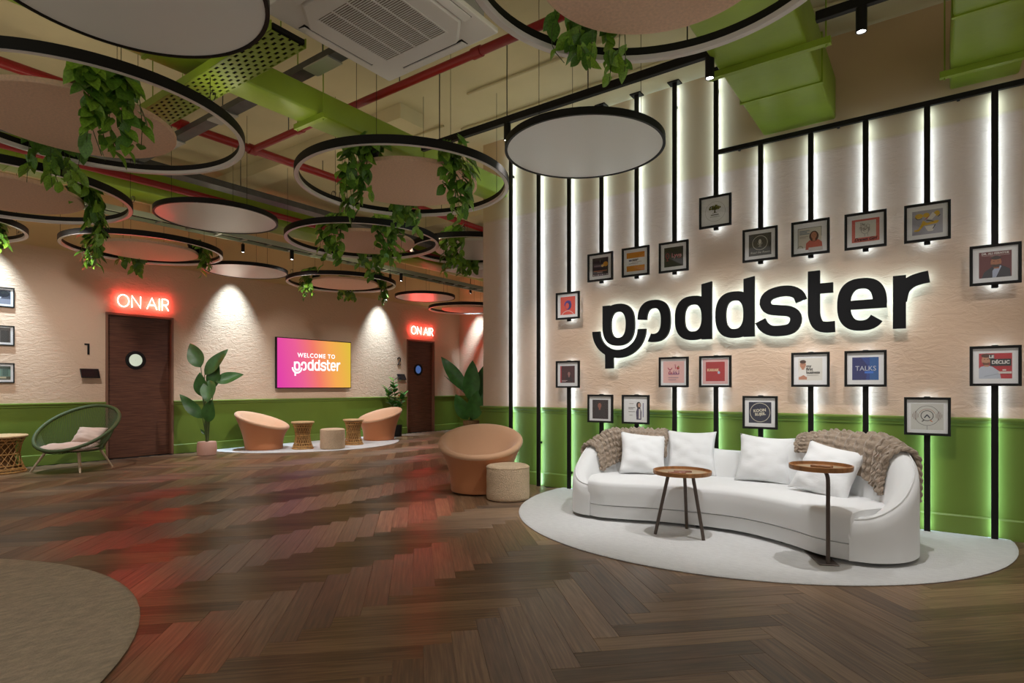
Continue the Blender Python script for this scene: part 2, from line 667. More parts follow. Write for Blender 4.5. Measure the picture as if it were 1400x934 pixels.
o = MB().box(LEFT_X - 0.2, 3.2, -2.2, BACK_Y + 0.2, CEIL, CEIL + 0.1).build('ceiling', CEILM, smooth=False)
tag(o, 'yellow-cream painted concrete ceiling', kind='structure')


def profile_run(name, axis, runs, face, sgn, prof, m, label):
    """moulding: prof = [(out, z)...] swept along runs"""
    mb = MB()
    for a0, a1 in runs:
        n = len(prof)
        vs = []
        for a in (a0, a1):
            for (o_, z) in prof:
                vs.append((a, face + sgn * o_, z) if axis == 'x' else (face + sgn * o_, a, z))
        fs = [(i, (i + 1) % n, n + (i + 1) % n, n + i) for i in range(n)] + [tuple(range(n)), tuple(range(n, 2 * n))]
        mb.add(vs, fs)
    return tag(mb.build(name, m, smooth=False), label, kind='structure')


RAIL = [(-0.002, 0.845), (0.012, 0.85), (0.014, 0.872), (0.026, 0.880), (0.034, 0.893), (0.034, 0.905), (0.024, 0.912), (-0.002, 0.914)]
BASE = [(-0.002, 0.0), (0.018, 0.0), (0.018, 0.145), (0.010, 0.155), (-0.002, 0.158)]
lr = [(-2.2, DOORS[0][0]), (DOORS[0][1], DOORS[1][0]), (DOORS[1][1], BACK_Y)]
profile_run('trim_1', 'x', [(-4.63, 3.0)], WALL_Y, -1, RAIL, GREEN_TRIM, 'green chair rail along the feature wall')
profile_run('trim_2', 'y', lr, LEFT_X, 1, RAIL, GREEN_TRIM, 'green chair rail along the wall with the doors')
profile_run('trim_3', 'x', [(LEFT_X, -3.0)], BACK_Y, -1, RAIL, GREEN_TRIM, 'green chair rail across the corridor end wall')
profile_run('baseboard_right', 'x', [(-4.62, 3.0)], WALL_Y, -1, BASE, GREEN_TRIM, 'green baseboard of the feature wall')
profile_run('baseboard_left', 'y', lr, LEFT_X, 1, BASE, GREEN_TRIM, 'green baseboard of the wall with the doors')
profile_run('baseboard_back', 'x', [(LEFT_X, -3.0)], BACK_Y, -1, BASE, GREEN_TRIM, 'green baseboard of the corridor end wall')

PORTG = [mat('lit_porthole_glass', (0.45, 0.5, 0.4), 0.2, emit=(0.72, 0.80, 0.62), estr=0.55),
         mat('blue_porthole_glass', (0.05, 0.09, 0.2), 0.2, emit=(0.10, 0.22, 0.6), estr=0.45)]
for i, (d0, d1) in enumerate(DOORS):
    t = thing('door_%d' % (i + 1), ['dark walnut door with pale lit porthole, beside number 1', 'dark walnut door with blue porthole, beside number 2'][i], None, (LEFT_X, d0, 0))
    t['kind'] = 'structure'
    W = d1 - d0
    fr = MB()
    fr.box(-0.16, 0.012, 0, 0.035, 0, DOORH).box(-0.16, 0.012, W - 0.035, W, 0, DOORH).box(-0.16, 0.012, 0.035, W - 0.035, DOORH - 0.035, DOORH)
    fr.build('door_frame', mat('door_frame_brown', (0.20, 0.09, 0.05), 0.5), t, smooth=False)
    MB().box(-0.11, -0.06, 0.037, W - 0.037, 0.005, DOORH - 0.037).build('door_leaf', DOORW, t, smooth=False)
    cy, cz = 0.455, 1.59
    ring = MB()
    pr = [(0.100, 0.0), (0.104, 0.018), (0.125, 0.024), (0.150, 0.015), (0.153, 0.0)]
    P = [[(-0.06 + h, cy + r * math.cos(2 * PI * k / 32), cz + r * math.sin(2 * PI * k / 32)) for r, h in pr] for k in range(32)]
    ring.grid(P, closed_u=True)
    rg = ring.build('porthole_ring', BLACKM, t)
    for k in range(6):
        a = 2 * PI * k / 6 + 0.3
        MB().cyl((-0.045, cy + 0.128 * math.cos(a), cz + 0.128 * math.sin(a)), (-0.028, cy + 0.128 * math.cos(a), cz + 0.128 * math.sin(a)), 0.008, n=8).build('bolt', BLACK, rg)
    gl = MB()
    gl.grid([[(-0.058, cy + r * math.cos(2 * PI * k / 32), cz + r * math.sin(2 * PI * k / 32)) for r in (0.002, 0.101)] for k in range(32)], closed_u=True)
    gl.build('porthole_glass', PORTG[i], t)

# ------------------------------------------------------------------ rugs
def round_rug(name, label, c, R, m, clip=None, th=0.012):
    n = 96
    mb = MB()
    rows = []
    for r in (R - 0.02, R - 0.006, R, R - 0.004):
        z = {0: th, 1: th - 0.002, 2: th * 0.5, 3: 0.0005}[len(rows)]
        row = []
        for k in range(n):
            a = 2 * PI * k / n
            x, y = c[0] + r * math.cos(a), c[1] + r * math.sin(a)
            if clip:
                x, y = clip(x, y)
            row.append((x, y, z))
        rows.append(row)
    mb.grid(rows, closed_v=True)
    mb.add(rows[0], [tuple(range(n))])
    return tag(mb.build(name, m, smooth=True), label, 'rug')


round_rug('half_round_rug', 'white half-round ribbed rug under the white sofa', (-1.49, 5.50), 1.96, RUGW, lambda x, y: (x, min(y, 5.705)))
round_rug('round_rug', 'beige round rug at the lower left corner of the photo', (-4.0, -0.63), 2.06, RUGB)
round_rug('half_round_rug', 'white half-round rug under the chairs and stools below the screen', (-10.6, 7.26), 1.95, RUGW, lambda x, y: (max(x, LEFT_X + 0.022), y))

# ------------------------------------------------------------------ feature wall: light bars, frames, letter sign
COLX = [-4.125, -3.727, -3.320, -2.917, -2.512, -2.108, -1.701, -1.299, -0.886, -0.475, -0.058, 0.355]
BARW, BARY0, BARY1 = 0.042, 5.650, 5.682
BAR_Z = 3.385
PRINTS = {}   # filled below


def light_bar(x, z0, z1, label, group, plate_top=False, foot=False):
    t = thing('light_bar', label, 'light bar', (x, 0, z0), 0, group)
    h = z1 - z0
    MB().rbox(-BARW / 2, BARW / 2, BARY0, BARY1, 0, h, 0.003, 1).build('bar', BLACK, t, smooth=False)
    MB().box(-0.013, 0.013, BARY1 + 0.0005, BARY1 + 0.007, 0.01, h - 0.01).build('led_strip', LED, t, smooth=False)
    if plate_top:
        MB().rbox(-0.06, 0.06, BARY0 - 0.035, BARY1 + 0.035, h - 0.012, h, 0.003, 1).build('ceiling_plate', BLACK, t, smooth=False)
    for z in ([0.12 * h, 0.88 * h] if h > 0.6 else [0.5 * h]):
        MB().box(-0.008, 0.008, BARY1 + 0.004, WALL_Y, z - 0.012, z + 0.012).build('wall_bracket', BLACK, t, smooth=False)
    return t


# frames: column, centre height, key of the print
FR = [(2, 2.054, 'violet'), (2, 1.289, 'crimson'), (3, 2.436, 'moon'), (3, 0.917, 'darkman'), (4, 2.443, 'amber'), (4, 0.917, 'standing'),
      (5, 2.440, 'lyve'), (5, 1.296, 'arabic'), (6, 2.818, 'tree'), (6, 1.296, 'karak'), (7, 2.446, 'mic'), (7, 0.917, 'koon'),
      (8, 2.447, 'pinkwoman'), (8, 1.300, 'business'), (9, 2.447, 'sketch'), (9, 1.301, 'talks'), (10, 2.445, 'yellow'), (10, 0.918, 'logo'),
      (11, 2.062, 'suit'), (11, 1.306, 'declic')]
DESC = dict(violet='orange poster with a violet headphone silhouette', crimson='dark crimson portrait poster', moon='dark purple poster with an orange lamp shape',
            darkman='dark brown portrait poster', amber='white poster with two amber bands', standing='white poster with a dark-haired figure at its right',
            lyve='dark poster with red and white Lyve lettering', arabic='pale pink poster with Arabic lettering', tree='white print with an olive-green tree',
            karak='red poster with cream lettering', mic='charcoal poster with a white microphone in a circle', koon='navy poster with a white circle and KOON RUJEIL lettering',
            pinkwoman='pale poster with a person in a coral top', business='white poster reading my first business', sketch='coral-bordered poster with a line sketch',
            talks='blue poster reading TALKS', yellow='grey-lilac poster with yellow shapes over a white cup', logo='white poster with a headphone ring and sound bars',
            suit='dark red poster with a bearded figure in a suit', declic='red poster reading LE DECLIC')
FS = 0.300
GAP = 0.022
seg_of = {}
for c, z, k in FR:
    seg_of.setdefault(c, []).append((z, k))
for c, x in enumerate(COLX):
    top = CEIL if c <= 6 else BAR_Z - 0.022
    if c not in seg_of:
        light_bar(x, 0.001, CEIL, ['leftmost full-height black light bar on the feature wall', 'second full-height black light bar from the left end of the feature wall'][c],
                  'full-height light bars', plate_top=True)
        continue
    (z1, k1), (z0, k0) = sorted(seg_of[c], reverse=True)
    light_bar(x, z1 - FS / 2 - GAP, top, 'black light bar above the ' + DESC[k1], 'upper light bars', plate_top=(c <= 6))
    light_bar(x, 0.013 if c not in (0, 1) else 0.001, z0 + FS / 2 + 0.006, 'black light bar below the ' + DESC[k0], 'lower light bars')
t = thing('light_bar_rail', 'long black horizontal rail the right-hand light bars hang from', 'rail', (0, 0, BAR_Z))
MB().rbox(-1.701 + 0.022, 3.0, BARY0, BARY1, -0.021, 0.021, 0.003, 1).build('rail', BLACK, t, smooth=False)
for x in (-1.5, -0.68, 0.14, 0.9, 1.7):
    MB().box(x - 0.01, x + 0.01, BARY1, WALL_Y, -0.012, 0.012).build('wall_bracket', BLACK, t, smooth=False)


def flat(name, rgb, emit=0):
    return mat('print_' + name, rgb, 0.55)


CC = {}


def pc(hexs):
    if hexs not in CC:
        v = lin(tuple(int(hexs[i:i + 2], 16) for i in (0, 2, 4)))
        CC[hexs] = mat('print_' + hexs, v, 0.6)
    return CC[hexs]


class Print:
    """flat artwork in unit coordinates (-.5...5), drawn as thin layers; put() maps to a wall"""

    def __init__(self):
        self.L = []

    def poly(self, pts, c):
        self.L.append((pts, [tuple(range(len(pts)))], c))
        return self

    def rect(self, x0, y0, x1, y1, c):
        return self.poly([(x0, y0), (x1, y0), (x1, y1), (x0, y1)], c)

    def ell(self, cx, cy, rx, ry, c, n=28):
        return self.poly([(cx + rx * math.cos(2 * PI * k / n), cy + ry * math.sin(2 * PI * k / n)) for k in range(n)], c)

    def ring(self, cx, cy, r, wd, c, a0=0, a1=360, n=40, ry=None):
        ry = ry or r
        pts = []
        for k in range(n + 1):
            a = math.radians(a0 + (a1 - a0) * k / n)
            pts += [(cx + (r - wd) * math.cos(a), cy + (ry - wd) * math.sin(a)), (cx + r * math.cos(a), cy + ry * math.sin(a))]
        self.L.append((pts, [(2 * k, 2 * k + 1, 2 * k + 3, 2 * k + 2) for k in range(n)], c))
        return self

    def line(self, pts, wd, c):
        for (a, b), (d, e) in zip(pts, pts[1:]):
            l = math.hypot(d - a, e - b) or 1
            nx, ny = -(e - b) / l * wd / 2, (d - a) / l * wd / 2
            self.poly([(a + nx, b + ny), (a - nx, b - ny), (d - nx, e - ny), (d + nx, e + ny)], c)
        return self

    def text(self, s, x, y, size, c, rot=0, align='CENTER', bold=0.0, shear=0.0, sx=1.0):
        vs, fs = text_mesh(s, size, align, bold, shear)
        ca, sa = math.cos(rot), math.sin(rot)
        self.L.append(([(x + (p[0] * ca * sx - p[1] * sa), y + (p[0] * sa * sx + p[1] * ca)) for p in vs], fs, c))
        return self

    def put(self, size, fn, name, parent):
        mb = MB()
        for i, (pts, fs, c) in enumerate(self.L):
            mb.add([fn(p[0] * size, p[1] * size, 0.0002 + i * 0.00022) for p in pts], fs, c if isinstance(c, bpy.types.Material) else pc(c))
        return mb.build(name, None, parent, smooth=False, fixn=False)


def person(p, x, y, s, skin, hair, top, long_hair=False, beard=None):
    """small printed half figure: shoulders, neck, head, hair"""
    p.poly([(x - 1.05 * s, y - 1.9 * s), (x + 1.05 * s, y - 1.9 * s), (x + 0.98 * s, y - 1.0 * s), (x + 0.55 * s, y - 0.62 * s), (x - 0.55 * s, y - 0.62 * s), (x - 0.98 * s, y - 1.0 * s)], top)
    if long_hair:
        p.ell(x, y - 0.12 * s, 0.58 * s, 0.72 * s, hair)
    p.rect(x - 0.17 * s, y - 0.78 * s, x + 0.17 * s, y - 0.3 * s, skin)
    p.ell(x, y + 0.26 * s, 0.42 * s, 0.36 * s, hair)
    p.ell(x, y, 0.36 * s, 0.48 * s, skin)
    if beard:
        p.poly([(x - 0.34 * s, y - 0.12 * s), (x + 0.34 * s, y - 0.12 * s), (x + 0.24 * s, y - 0.46 * s), (x - 0.24 * s, y - 0.46 * s)], beard)
        p.ell(x, y - 0.06 * s, 0.24 * s, 0.12 * s, skin)
    p.ell(x - 0.13 * s, y + 0.06 * s, 0.05 * s, 0.03 * s, hair)
    p.ell(x + 0.13 * s, y + 0.06 * s, 0.05 * s, 0.03 * s, hair)
    p.rect(x - 0.1 * s, y - 0.24 * s, x + 0.1 * s, y - 0.2 * s, '8A4A3C')
    return p


def textlines(p, x0, x1, ys, c, h=0.016, jag=0.75):
    for i, y in enumerate(ys):
        e = x0 + (x1 - x0) * (1 if i % 2 == 0 else jag)
        p.rect(x0, y, e, y + h, c)
    return p


def make_prints():
    R = random.Random(3)
    D = {}
    p = Print().rect(-.36, -.38, .36, .38, 'E8503C')
    p.ell(.02, .02, .16, .20, '4A2A86').ell(.06, -.02, .11, .15, '2E2A78').ell(-.03, -.01, .09, .13, 'E8503C').ring(.02, .03, .19, .035, '5A3CA0', 40, 190)
    p.ring(0, -.55, .34, .02, 'E9DAD6', 30, 150)
    D['violet'] = p
    p = Print().rect(-.34, -.36, .34, .36, '4A1216').rect(-.37, -.36, -.31, .36, 'C02A30')
    person(p, .06, .02, .18, 'A06A62', '2A0C10', '32121A', True)
    textlines(p, -.30, -.02, (-.27, -.31), 'D9B6B2')
    D['crimson'] = p
    p = Print().rect(-.36, -.36, .36, .38, '3A2832').rect(-.30, .0, .06, .09, '6B5560').rect(-.28, .03, .02, .06, '8C7480')
    p.ell(.24, .10, .11, .10, 'D9962E').ell(.10, .04, .06, .05, 'E5BE7A').rect(-.30, -.18, .30, -.14, 'B9744A').rect(-.14, -.235, .12, -.205, 'A98A80')
    p.rect(-.015, .18, .0, .28, '8F8A84')
    for i in range(7):
        p.rect(-.33 + i * .1, -.34, -.26 + i * .1, -.30, '9A8C9A' if i % 2 else 'C8B8C0')
    D['moon'] = p
    p = Print().rect(-.36, -.42, .36, .36, '2A1414')
    person(p, -.03, .12, .22, '9A5A44', '3A1A12', '2A1A1A')
    D['darkman'] = p
    p = Print().rect(-.38, .15, .38, .37, 'D98A1C').rect(-.38, -.37, .38, -.15, 'D98A1C').rect(-.28, .03, -.16, .09, '5A5A78')
    textlines(p, -.14, .12, (.07, .03), '5A5048', .03, .8)
    textlines(p, -.14, .26, (-.015,), 'A08A78', .012).rect(-.28, -.075, .12, -.06, '6A6058')
    D['amber'] = p
    p = Print().rect(.30, -.30, .34, .26, '8A86A8')
    p.poly([(.04, -.40), (.24, -.40), (.25, -.1), (.20, .08), (.08, .08), (.02, -.1)], '4A3E5C').poly([(.13, -.36), (.2, -.36), (.2, .02), (.14, .02)], 'E6DED8')
    p.ell(.13, .17, .095, .13, '2A1A1A').ell(.155, .17, .055, .085, 'C89A80')
    textlines(p, -.30, -.02, (.06, .01, -.10), '7A7068', .02)
    textlines(p, -.26, -.08, (.22, -.24), '9A9088', .018)
    D['standing'] = p
    p = Print().rect(-.37, -.37, .37, .37, '2E2A22').text('Lyve', .11, .05, .21, 'D9CFCF', bold=.005).text('Lyve', .105, .055, .21, 'C23A4A', bold=.0)
    p.ring(-.24, .05, .065, .018, 'B0303A', ry=.11).rect(-.25, -.12, -.23, -.06, 'B0303A').rect(-.29, -.14, -.19, -.125, 'B0303A').rect(.16, -.06, .30, -.045, 'B0303A')
    D['lyve'] = p
    p = Print().rect(-.41, -.41, .41, .41, 'E8B8B0')
    # arabic title in two rows: dotted bowl, upright, knot and a joined second row
    c1, c2 = 'B03050', '7A2A6A'
    p.ring(-.14, .17, .09, .032, c1, 180, 360).ell(-.13, .05, .016, .016, c1).rect(.055, .12, .085, .24, c1).rect(.03, .26, .10, .28, c1)
    p.ell(.17, .15, .055, .055, 'C23A3A').ell(.19, .20, .03, .035, '8A7A2A')
    p.ring(-.15, -.03, .055, .03, c1).rect(-.20, -.09, .22, -.06, c2).rect(-.08, -.08, -.05, .0, c1).line([(-.01, .02), (.03, -.02), (.0, -.07)], .03, c2)
    p.line([(.06, .0), (.12, -.02), (.10, -.07)], .03, c2).rect(.19, -.08, .22, .0, c2)
    for q in ((-.165, .055), (-.135, .055), (.02, .055), (.10, .04), (.195, .04), (.22, .04)):
        p.ell(q[0], q[1], .013, .013, c2)
    textlines(p, -.20, .20, (-.22, -.30), '9A8090', .02)
    D['arabic'] = p
    p = Print().poly([(-.45, -.45), (.45, -.45), (.45, .45), (-.45, .45)], 'E2B4B0').rect(-.34, -.35, .34, .35, 'B02A2C').text('KARAK', -.08, .05, .13, 'E6C29A', bold=.008)
    p.ell(.13, -.04, .045, .05, 'B8C4DC')
    D['karak'] = p
    p = Print().ring(0, 0, .36, .008, 'A8A49C')
    for i in range(60):
        a = R.uniform(0, PI)
        rr = R.uniform(.02, .2)
        p.ell(.0 + rr * math.cos(a), .07 + rr * .8 * math.sin(a), .03, .025, R.choice(['6A6A1E', '4E5216', '7C7A2C']), 8)
    p.poly([(-.03, -.06), (.03, -.06), (.015, .06), (.04, .12), (-.03, .12), (-.012, .05)], '4A3E16').line([(-.08, -.065), (.08, -.06)], .012, '5A521E')
    textlines(p, -.14, .14, (-.15,), '6A665E', .03)
    textlines(p, -.17, .17, (-.21,), '8A867E', .014)
    D['tree'] = p
    p = Print().rect(-.37, -.38, .37, .38, '37342C').ring(0, .06, .25, .014, 'D8D2C4').ell(0, .10, .05, .085, 'CFC8BA').ring(0, .07, .085, .016, 'B8B2A4', 190, 350)
    p.rect(-.008, -.06, .008, .0, 'CFC8BA').rect(-.05, -.07, .05, -.055, 'CFC8BA').text('Read the Room', 0, -.27, .10, 'D8D2C4', shear=.3)
    D['mic'] = p
    p = Print().rect(-.37, -.37, .37, .36, '1C1F3A').ring(0, 0, .335, .022, 'C8C2AC').text('KOON', -.01, .065, .135, 'D8D0B8', rot=.12, bold=.006).text('RUJEIL', .01, -.06, .125, 'D8D0B8', rot=.12, bold=.006)
    D['koon'] = p
    p = Print().rect(-.37, -.33, .33, .33, 'D2CDBE').line([(-.37, -.33), (-.37, .33), (.33, .33), (.33, .02)], .012, '4A4A44')
    person(p, .11, .06, .24, 'B87A58', '4A2A1A', 'C4604E', True)
    p.rect(-.05, -.45, .37, -.33, 'CFC9C4').ring(-.30, -.33, .09, .03, '9A988E', 0, 180)
    textlines(p, -.32, -.02, (.22, .17, .12), '7E8A90', .028)
    textlines(p, -.32, -.06, (.04, -.0), 'A09086', .014)
    D['pinkwoman'] = p
    p = Print().rect(-.36, -.36, .36, .38, 'E4DFD4')
    p.poly([(-.36, -.32), (-.10, -.32), (-.10, -.10), (-.16, .02), (-.32, .02), (-.36, -.1)], 'EDE9E2').rect(-.35, -.33, -.10, -.24, 'C08468').poly([(-.35, -.26), (-.2, -.18), (-.1, -.26)], 'C08468')
    p.rect(-.26, -.0, -.18, .06, 'C48A6C').ell(-.22, .16, .09, .125, 'C48A6C').ell(-.22, .26, .095, .06, '4A2E20').ell(-.25, .17, .012, .008, '3A2218').ell(-.19, .17, .012, .008, '3A2218').rect(-.245, .085, -.195, .095, '8A4A3C')
    p.text('my', -.12, .115, .125, '1A1A18', align='LEFT', bold=.003).text('first', -.12, .01, .125, '1A1A18', align='LEFT', bold=.003).text('business', -.12, -.095, .125, '1A1A18', align='LEFT', bold=.003, sx=.98)
    p.rect(-.10, -.19, .26, -.18, '9A968C')
    D['business'] = p
    p = Print().rect(-.37, -.36, .38, .36, 'D2685C').rect(-.28, -.22, .29, .30, 'D6D3C8')
    for i in range(26):
        a, b = R.uniform(-.12, .12), R.uniform(.02, .22)
        p.line([(a, b), (a + R.uniform(-.06, .06), b + R.uniform(-.07, .05)), (a + R.uniform(-.07, .07), b - R.uniform(0, .09))], .007, '5A524A')
    p.line([(-.11, .05), (-.10, -.06), (-.02, -.13), (.08, -.09), (.12, .03)], .008, '5A524A').line([(.0, -.13), (-.02, -.20)], .008, '6A625A').line([(.06, -.11), (.08, -.20)], .008, '6A625A')
    p.text('Drawn Girl', .0, -.29, .13, '3A1A1A', shear=.35, bold=.004)
    D['sketch'] = p
    p = Print().rect(-.36, -.36, .36, .36, '20408C').poly([(-.36, -.36), (.02, -.36), (.06, .1), (-.12, .36), (-.36, .36)], '1C2468').rect(.12, -.36, .36, .36, '1E5A9C')
    p.text('TALKS', .01, .0, .21, 'C8CED8', sx=.95).rect(-.02, -.15, .22, -.085, '3A78D8')
    D['talks'] = p
    p = Print().rect(-.37, -.36, .38, .36, 'A6A4AE')
    Y, K = 'D9AE1E', '2A241E'
    p.poly([(-.32, -.25), (-.20, -.25), (-.08, -.10), (.24, -.06), (.30, .0), (.24, .03), (.0, -.02), (-.10, .06), (-.16, -.08), (-.22, -.19), (-.32, -.2)], Y)
    p.ell(-.20, .20, .10, .075, Y).ell(-.02, .21, .08, .07, Y).ell(.24, .23, .07, .08, Y).ring(-.20, .18, .09, .015, K, 180, 330).poly([(-.08, .06), (.10, .16), (.14, .26), (.0, .14)], 'B02A22')
    p.poly([(.0, .10), (.14, .28), (.22, .18), (.12, .06)], 'DDD8CE').poly([(-.06, -.12), (.2, -.12), (.14, -.28), (.02, -.28)], 'DDD8CE').line([(.2, -.1), (.14, -.22)], .022, K).line([(-.02, .06), (.1, .02), (.16, -.0)], .022, K).line([(.26, .12), (.32, .18)], .02, K)
    D['yellow'] = p
    p = Print().rect(-.40, -.40, .40, .38, 'D6D4CC').ring(0, .02, .30, .01, '4A4640').ring(0, .02, .16, .02, '4A4038').ring(0, .02, .205, .012, 'B07A5A', 20, 160)
    p.line([(-.07, -.05), (0, .05), (.07, -.05)], .03, '1E2A3A').line([(.07, -.11), (.13, -.16)], .025, 'D07A4A').line([(-.07, -.11), (-.13, -.16)], .025, '3A342E').line([(0, -.28), (0, -.4)], .008, '4A4640')
    for i, h in enumerate((.05, .10, .14, .09, .06)):
        for s in (-1, 1):
            p.rect(s * (.36 - i * .035) - .005, .02 - h, s * (.36 - i * .035) + .005, .02 + h, '8A6A5A')
    D['logo'] = p
    p = Print().rect(-.36, -.37, .36, .37, '6A1A18').text('DR. ALI FERNYCE', .0, .315, .078, 'E6DAD2', bold=.003, sx=1.0).rect(-.30, .255, .32, .265, 'C8A8A0').rect(-.12, .225, .12, .235, 'B89088')
    p.poly([(-.30, -.37), (.34, -.37), (.32, -.15), (.12, -.02), (-.06, -.06), (-.24, -.2)], '2A2430').poly([(-.06, -.37), (.02, -.37), (.14, -.06), (.06, .0), (-.06, -.18)], 'B4BCD2')
    p.rect(-.03, -.12, .09, .0, 'A8643E').ell(.02, .06, .12, .145, 'B06A42').ell(.02, .185, .112, .05, '3A2218').poly([(-.085, .0), (.125, .0), (.09, -.085), (-.05, -.085)], '4A2C1E').ell(.02, .012, .055, .02, 'B06A42').ell(-.03, .085, .016, .009, '2A1610').ell(.065, .085, .016, .009, '2A1610')
    D['suit'] = p
    p = Print().rect(-.36, -.36, .37, .36, 'C4202A').rect(-.36, -.36, -.10, .36, 'C4343A')
    p.poly([(-.36, -.36), (.13, -.36), (.10, -.16), (-.06, -.02), (-.18, .02), (-.32, -.02), (-.36, -.08)], 'C4CAD6').line([(-.24, -.30), (.1, -.22)], .03, 'AEB6C4').rect(-.24, -.02, -.14, .08, 'C88E6A')
    p.ell(-.20, .16, .10, .14, 'CE9470').ell(-.20, .295, .11, .055, '5A3420').poly([(-.285, .10), (-.115, .10), (-.14, .03), (-.26, .03)], '7A4A30').ell(-.20, .11, .055, .022, 'CE9470').ell(-.235, .19, .014, .009, '2A1610').ell(-.165, .19, .014, .009, '2A1610')
    p.rect(-.14, .19, -.02, .33, '1C1C1C').text('LE', -.08, .26, .11, 'EFEAE4', bold=.006).rect(-.11, .0, .35, .20, '1C1C1C').text('D\u00c9CLIC', .12, .10, .128, 'EFEAE4', bold=.005, sx=.9).rect(.07, -.22, .36, -.16, 'E6DAD2').rect(.16, -.14, .24, -.10, 'E6DAD2')
    D['declic'] = p
    return D


PR = make_prints()
for c, z, k in FR:
    x = COLX[c]
    t = thing('picture_frame', 'black framed ' + DESC[k] + ' on the feature wall', 'picture frame', (x, 5.648, z), 0, 'framed posters on the feature wall')
    h, b = FS / 2, 0.019
    fr = MB()
    # bevelled moulding, mitred
    prof = [(0, 0.0), (0, -0.024), (0.004, -0.028), (b - 0.003, -0.028), (b, -0.024), (b, -0.006)]
    rows = []
    for sx_, sz_ in ((-1, -1), (1, -1), (1, 1), (-1, 1)):
        rows.append([(sx_ * (h - q[0]), q[1], sz_ * (h - q[0])) for q in prof])
    fr.grid(rows, closed_u=True)
    fr.build('moulding', BLACKM, t, smooth=False)
    MB().box(-h + 0.004, h - 0.004, -0.010, -0.001, -h + 0.004, h - 0.004).build('mat_board', PAPER, t, smooth=False)
    PR[k].put(FS - 2 * b, lambda a, c_, e: (a, -0.0102 - e, c_), 'print', t)
    MB().box(-h + b, h - b, -0.0225, -0.0215, -h + b, h - b).build('glass', GLASS, t, smooth=False)

# letter sign: letters 5 cm off the wall, lit from behind
def stroke(pts, wd, cap=0.0):
    P = [Vector((a, b)) for a, b in pts]
    l, r = [], []
    for i, p in enumerate(P):
        t = (P[min(i + 1, len(P) - 1)] - P[max(i - 1, 0)]).normalized()
        n = Vector((-t.y, t.x)) * wd / 2
        l.append(p + n)
        r.append(p - n)
    return l, r


class Letter:
    def __init__(self):
        self.quads = []
        self.pieces = []

    def piece(self, qs):
        self.quads += qs
        self.pieces.append(qs)
        return self

    def strip(self, l, r):
        return self.piece([[tuple(l[i]), tuple(l[i + 1]), tuple(r[i + 1]), tuple(r[i])] for i in range(len(l) - 1)])

    def path(self, pts, wd, n=28):
        s = resample(catmull([(a, b, 0) for a, b in pts], 80), n)
        return self.strip(*stroke([(p.x, p.y) for p in s], wd))

    def rect(self, x0, z0, x1, z1):
        return self.piece([[(x0, z0), (x1, z0), (x1, z1), (x0, z1)]])

    def quad(self, *p):
        return self.piece([list(p)])

    def bowl(self, x0, x1, z0, z1, wd, a0=0, a1=360, e=2.5, n=44, wz=None):
        cx, cz, rx, rz = (x0 + x1) / 2, (z0 + z1) / 2, (x1 - x0) / 2, (z1 - z0) / 2
        wz = wz or wd * 0.86
        return self.strip(arc(cx, cz, rx, rz, a0, a1, n, e), arc(cx, cz, rx - wd, rz - wz, a0, a1, n, e))

    def mesh(self, y0, y1):
        VV, FF = [], []
        for i, qs in enumerate(self.pieces):
            v, f = self.piece_mesh(qs, y0 - 0.0009 * i, y1 - 0.0009 * i)
            FF += [tuple(k + len(VV) for k in q) for q in f]
            VV += v
        return VV, FF

    def piece_mesh(self, quads, y0, y1):
        """extrude the union of the quads: faces plus rim edges used once"""
        key = lambda p: (round(p[0], 5), round(p[1], 5))
        idx, V, F, cnt = {}, [], [], {}
        for q in quads:
            f = []
            for p in q:
                k = key(p)
                if k not in idx:
                    idx[k] = len(V)
                    V.append(k)
                f.append(idx[k])
            area = sum(V[f[i]][0] * V[f[(i + 1) % len(f)]][1] - V[f[(i + 1) % len(f)]][0] * V[f[i]][1] for i in range(len(f)))
            if area < 0:
                f.reverse()
            F.append(f)
            for i in range(len(f)):
                e = (f[i], f[(i + 1) % len(f)])
                cnt[tuple(sorted(e))] = cnt.get(tuple(sorted(e)), []) + [e]
        n = len(V)
        vs = [(a, y0, b) for a, b in V] + [(a, y1, b) for a, b in V]
        fs = [tuple(f) for f in F] + [tuple(i + n for i in reversed(f)) for f in F]
        for e, l in cnt.items():
            if len(l) == 1:
                a, b = l[0]
                fs.append((b, a, a + n, b + n))
        return vs, fs


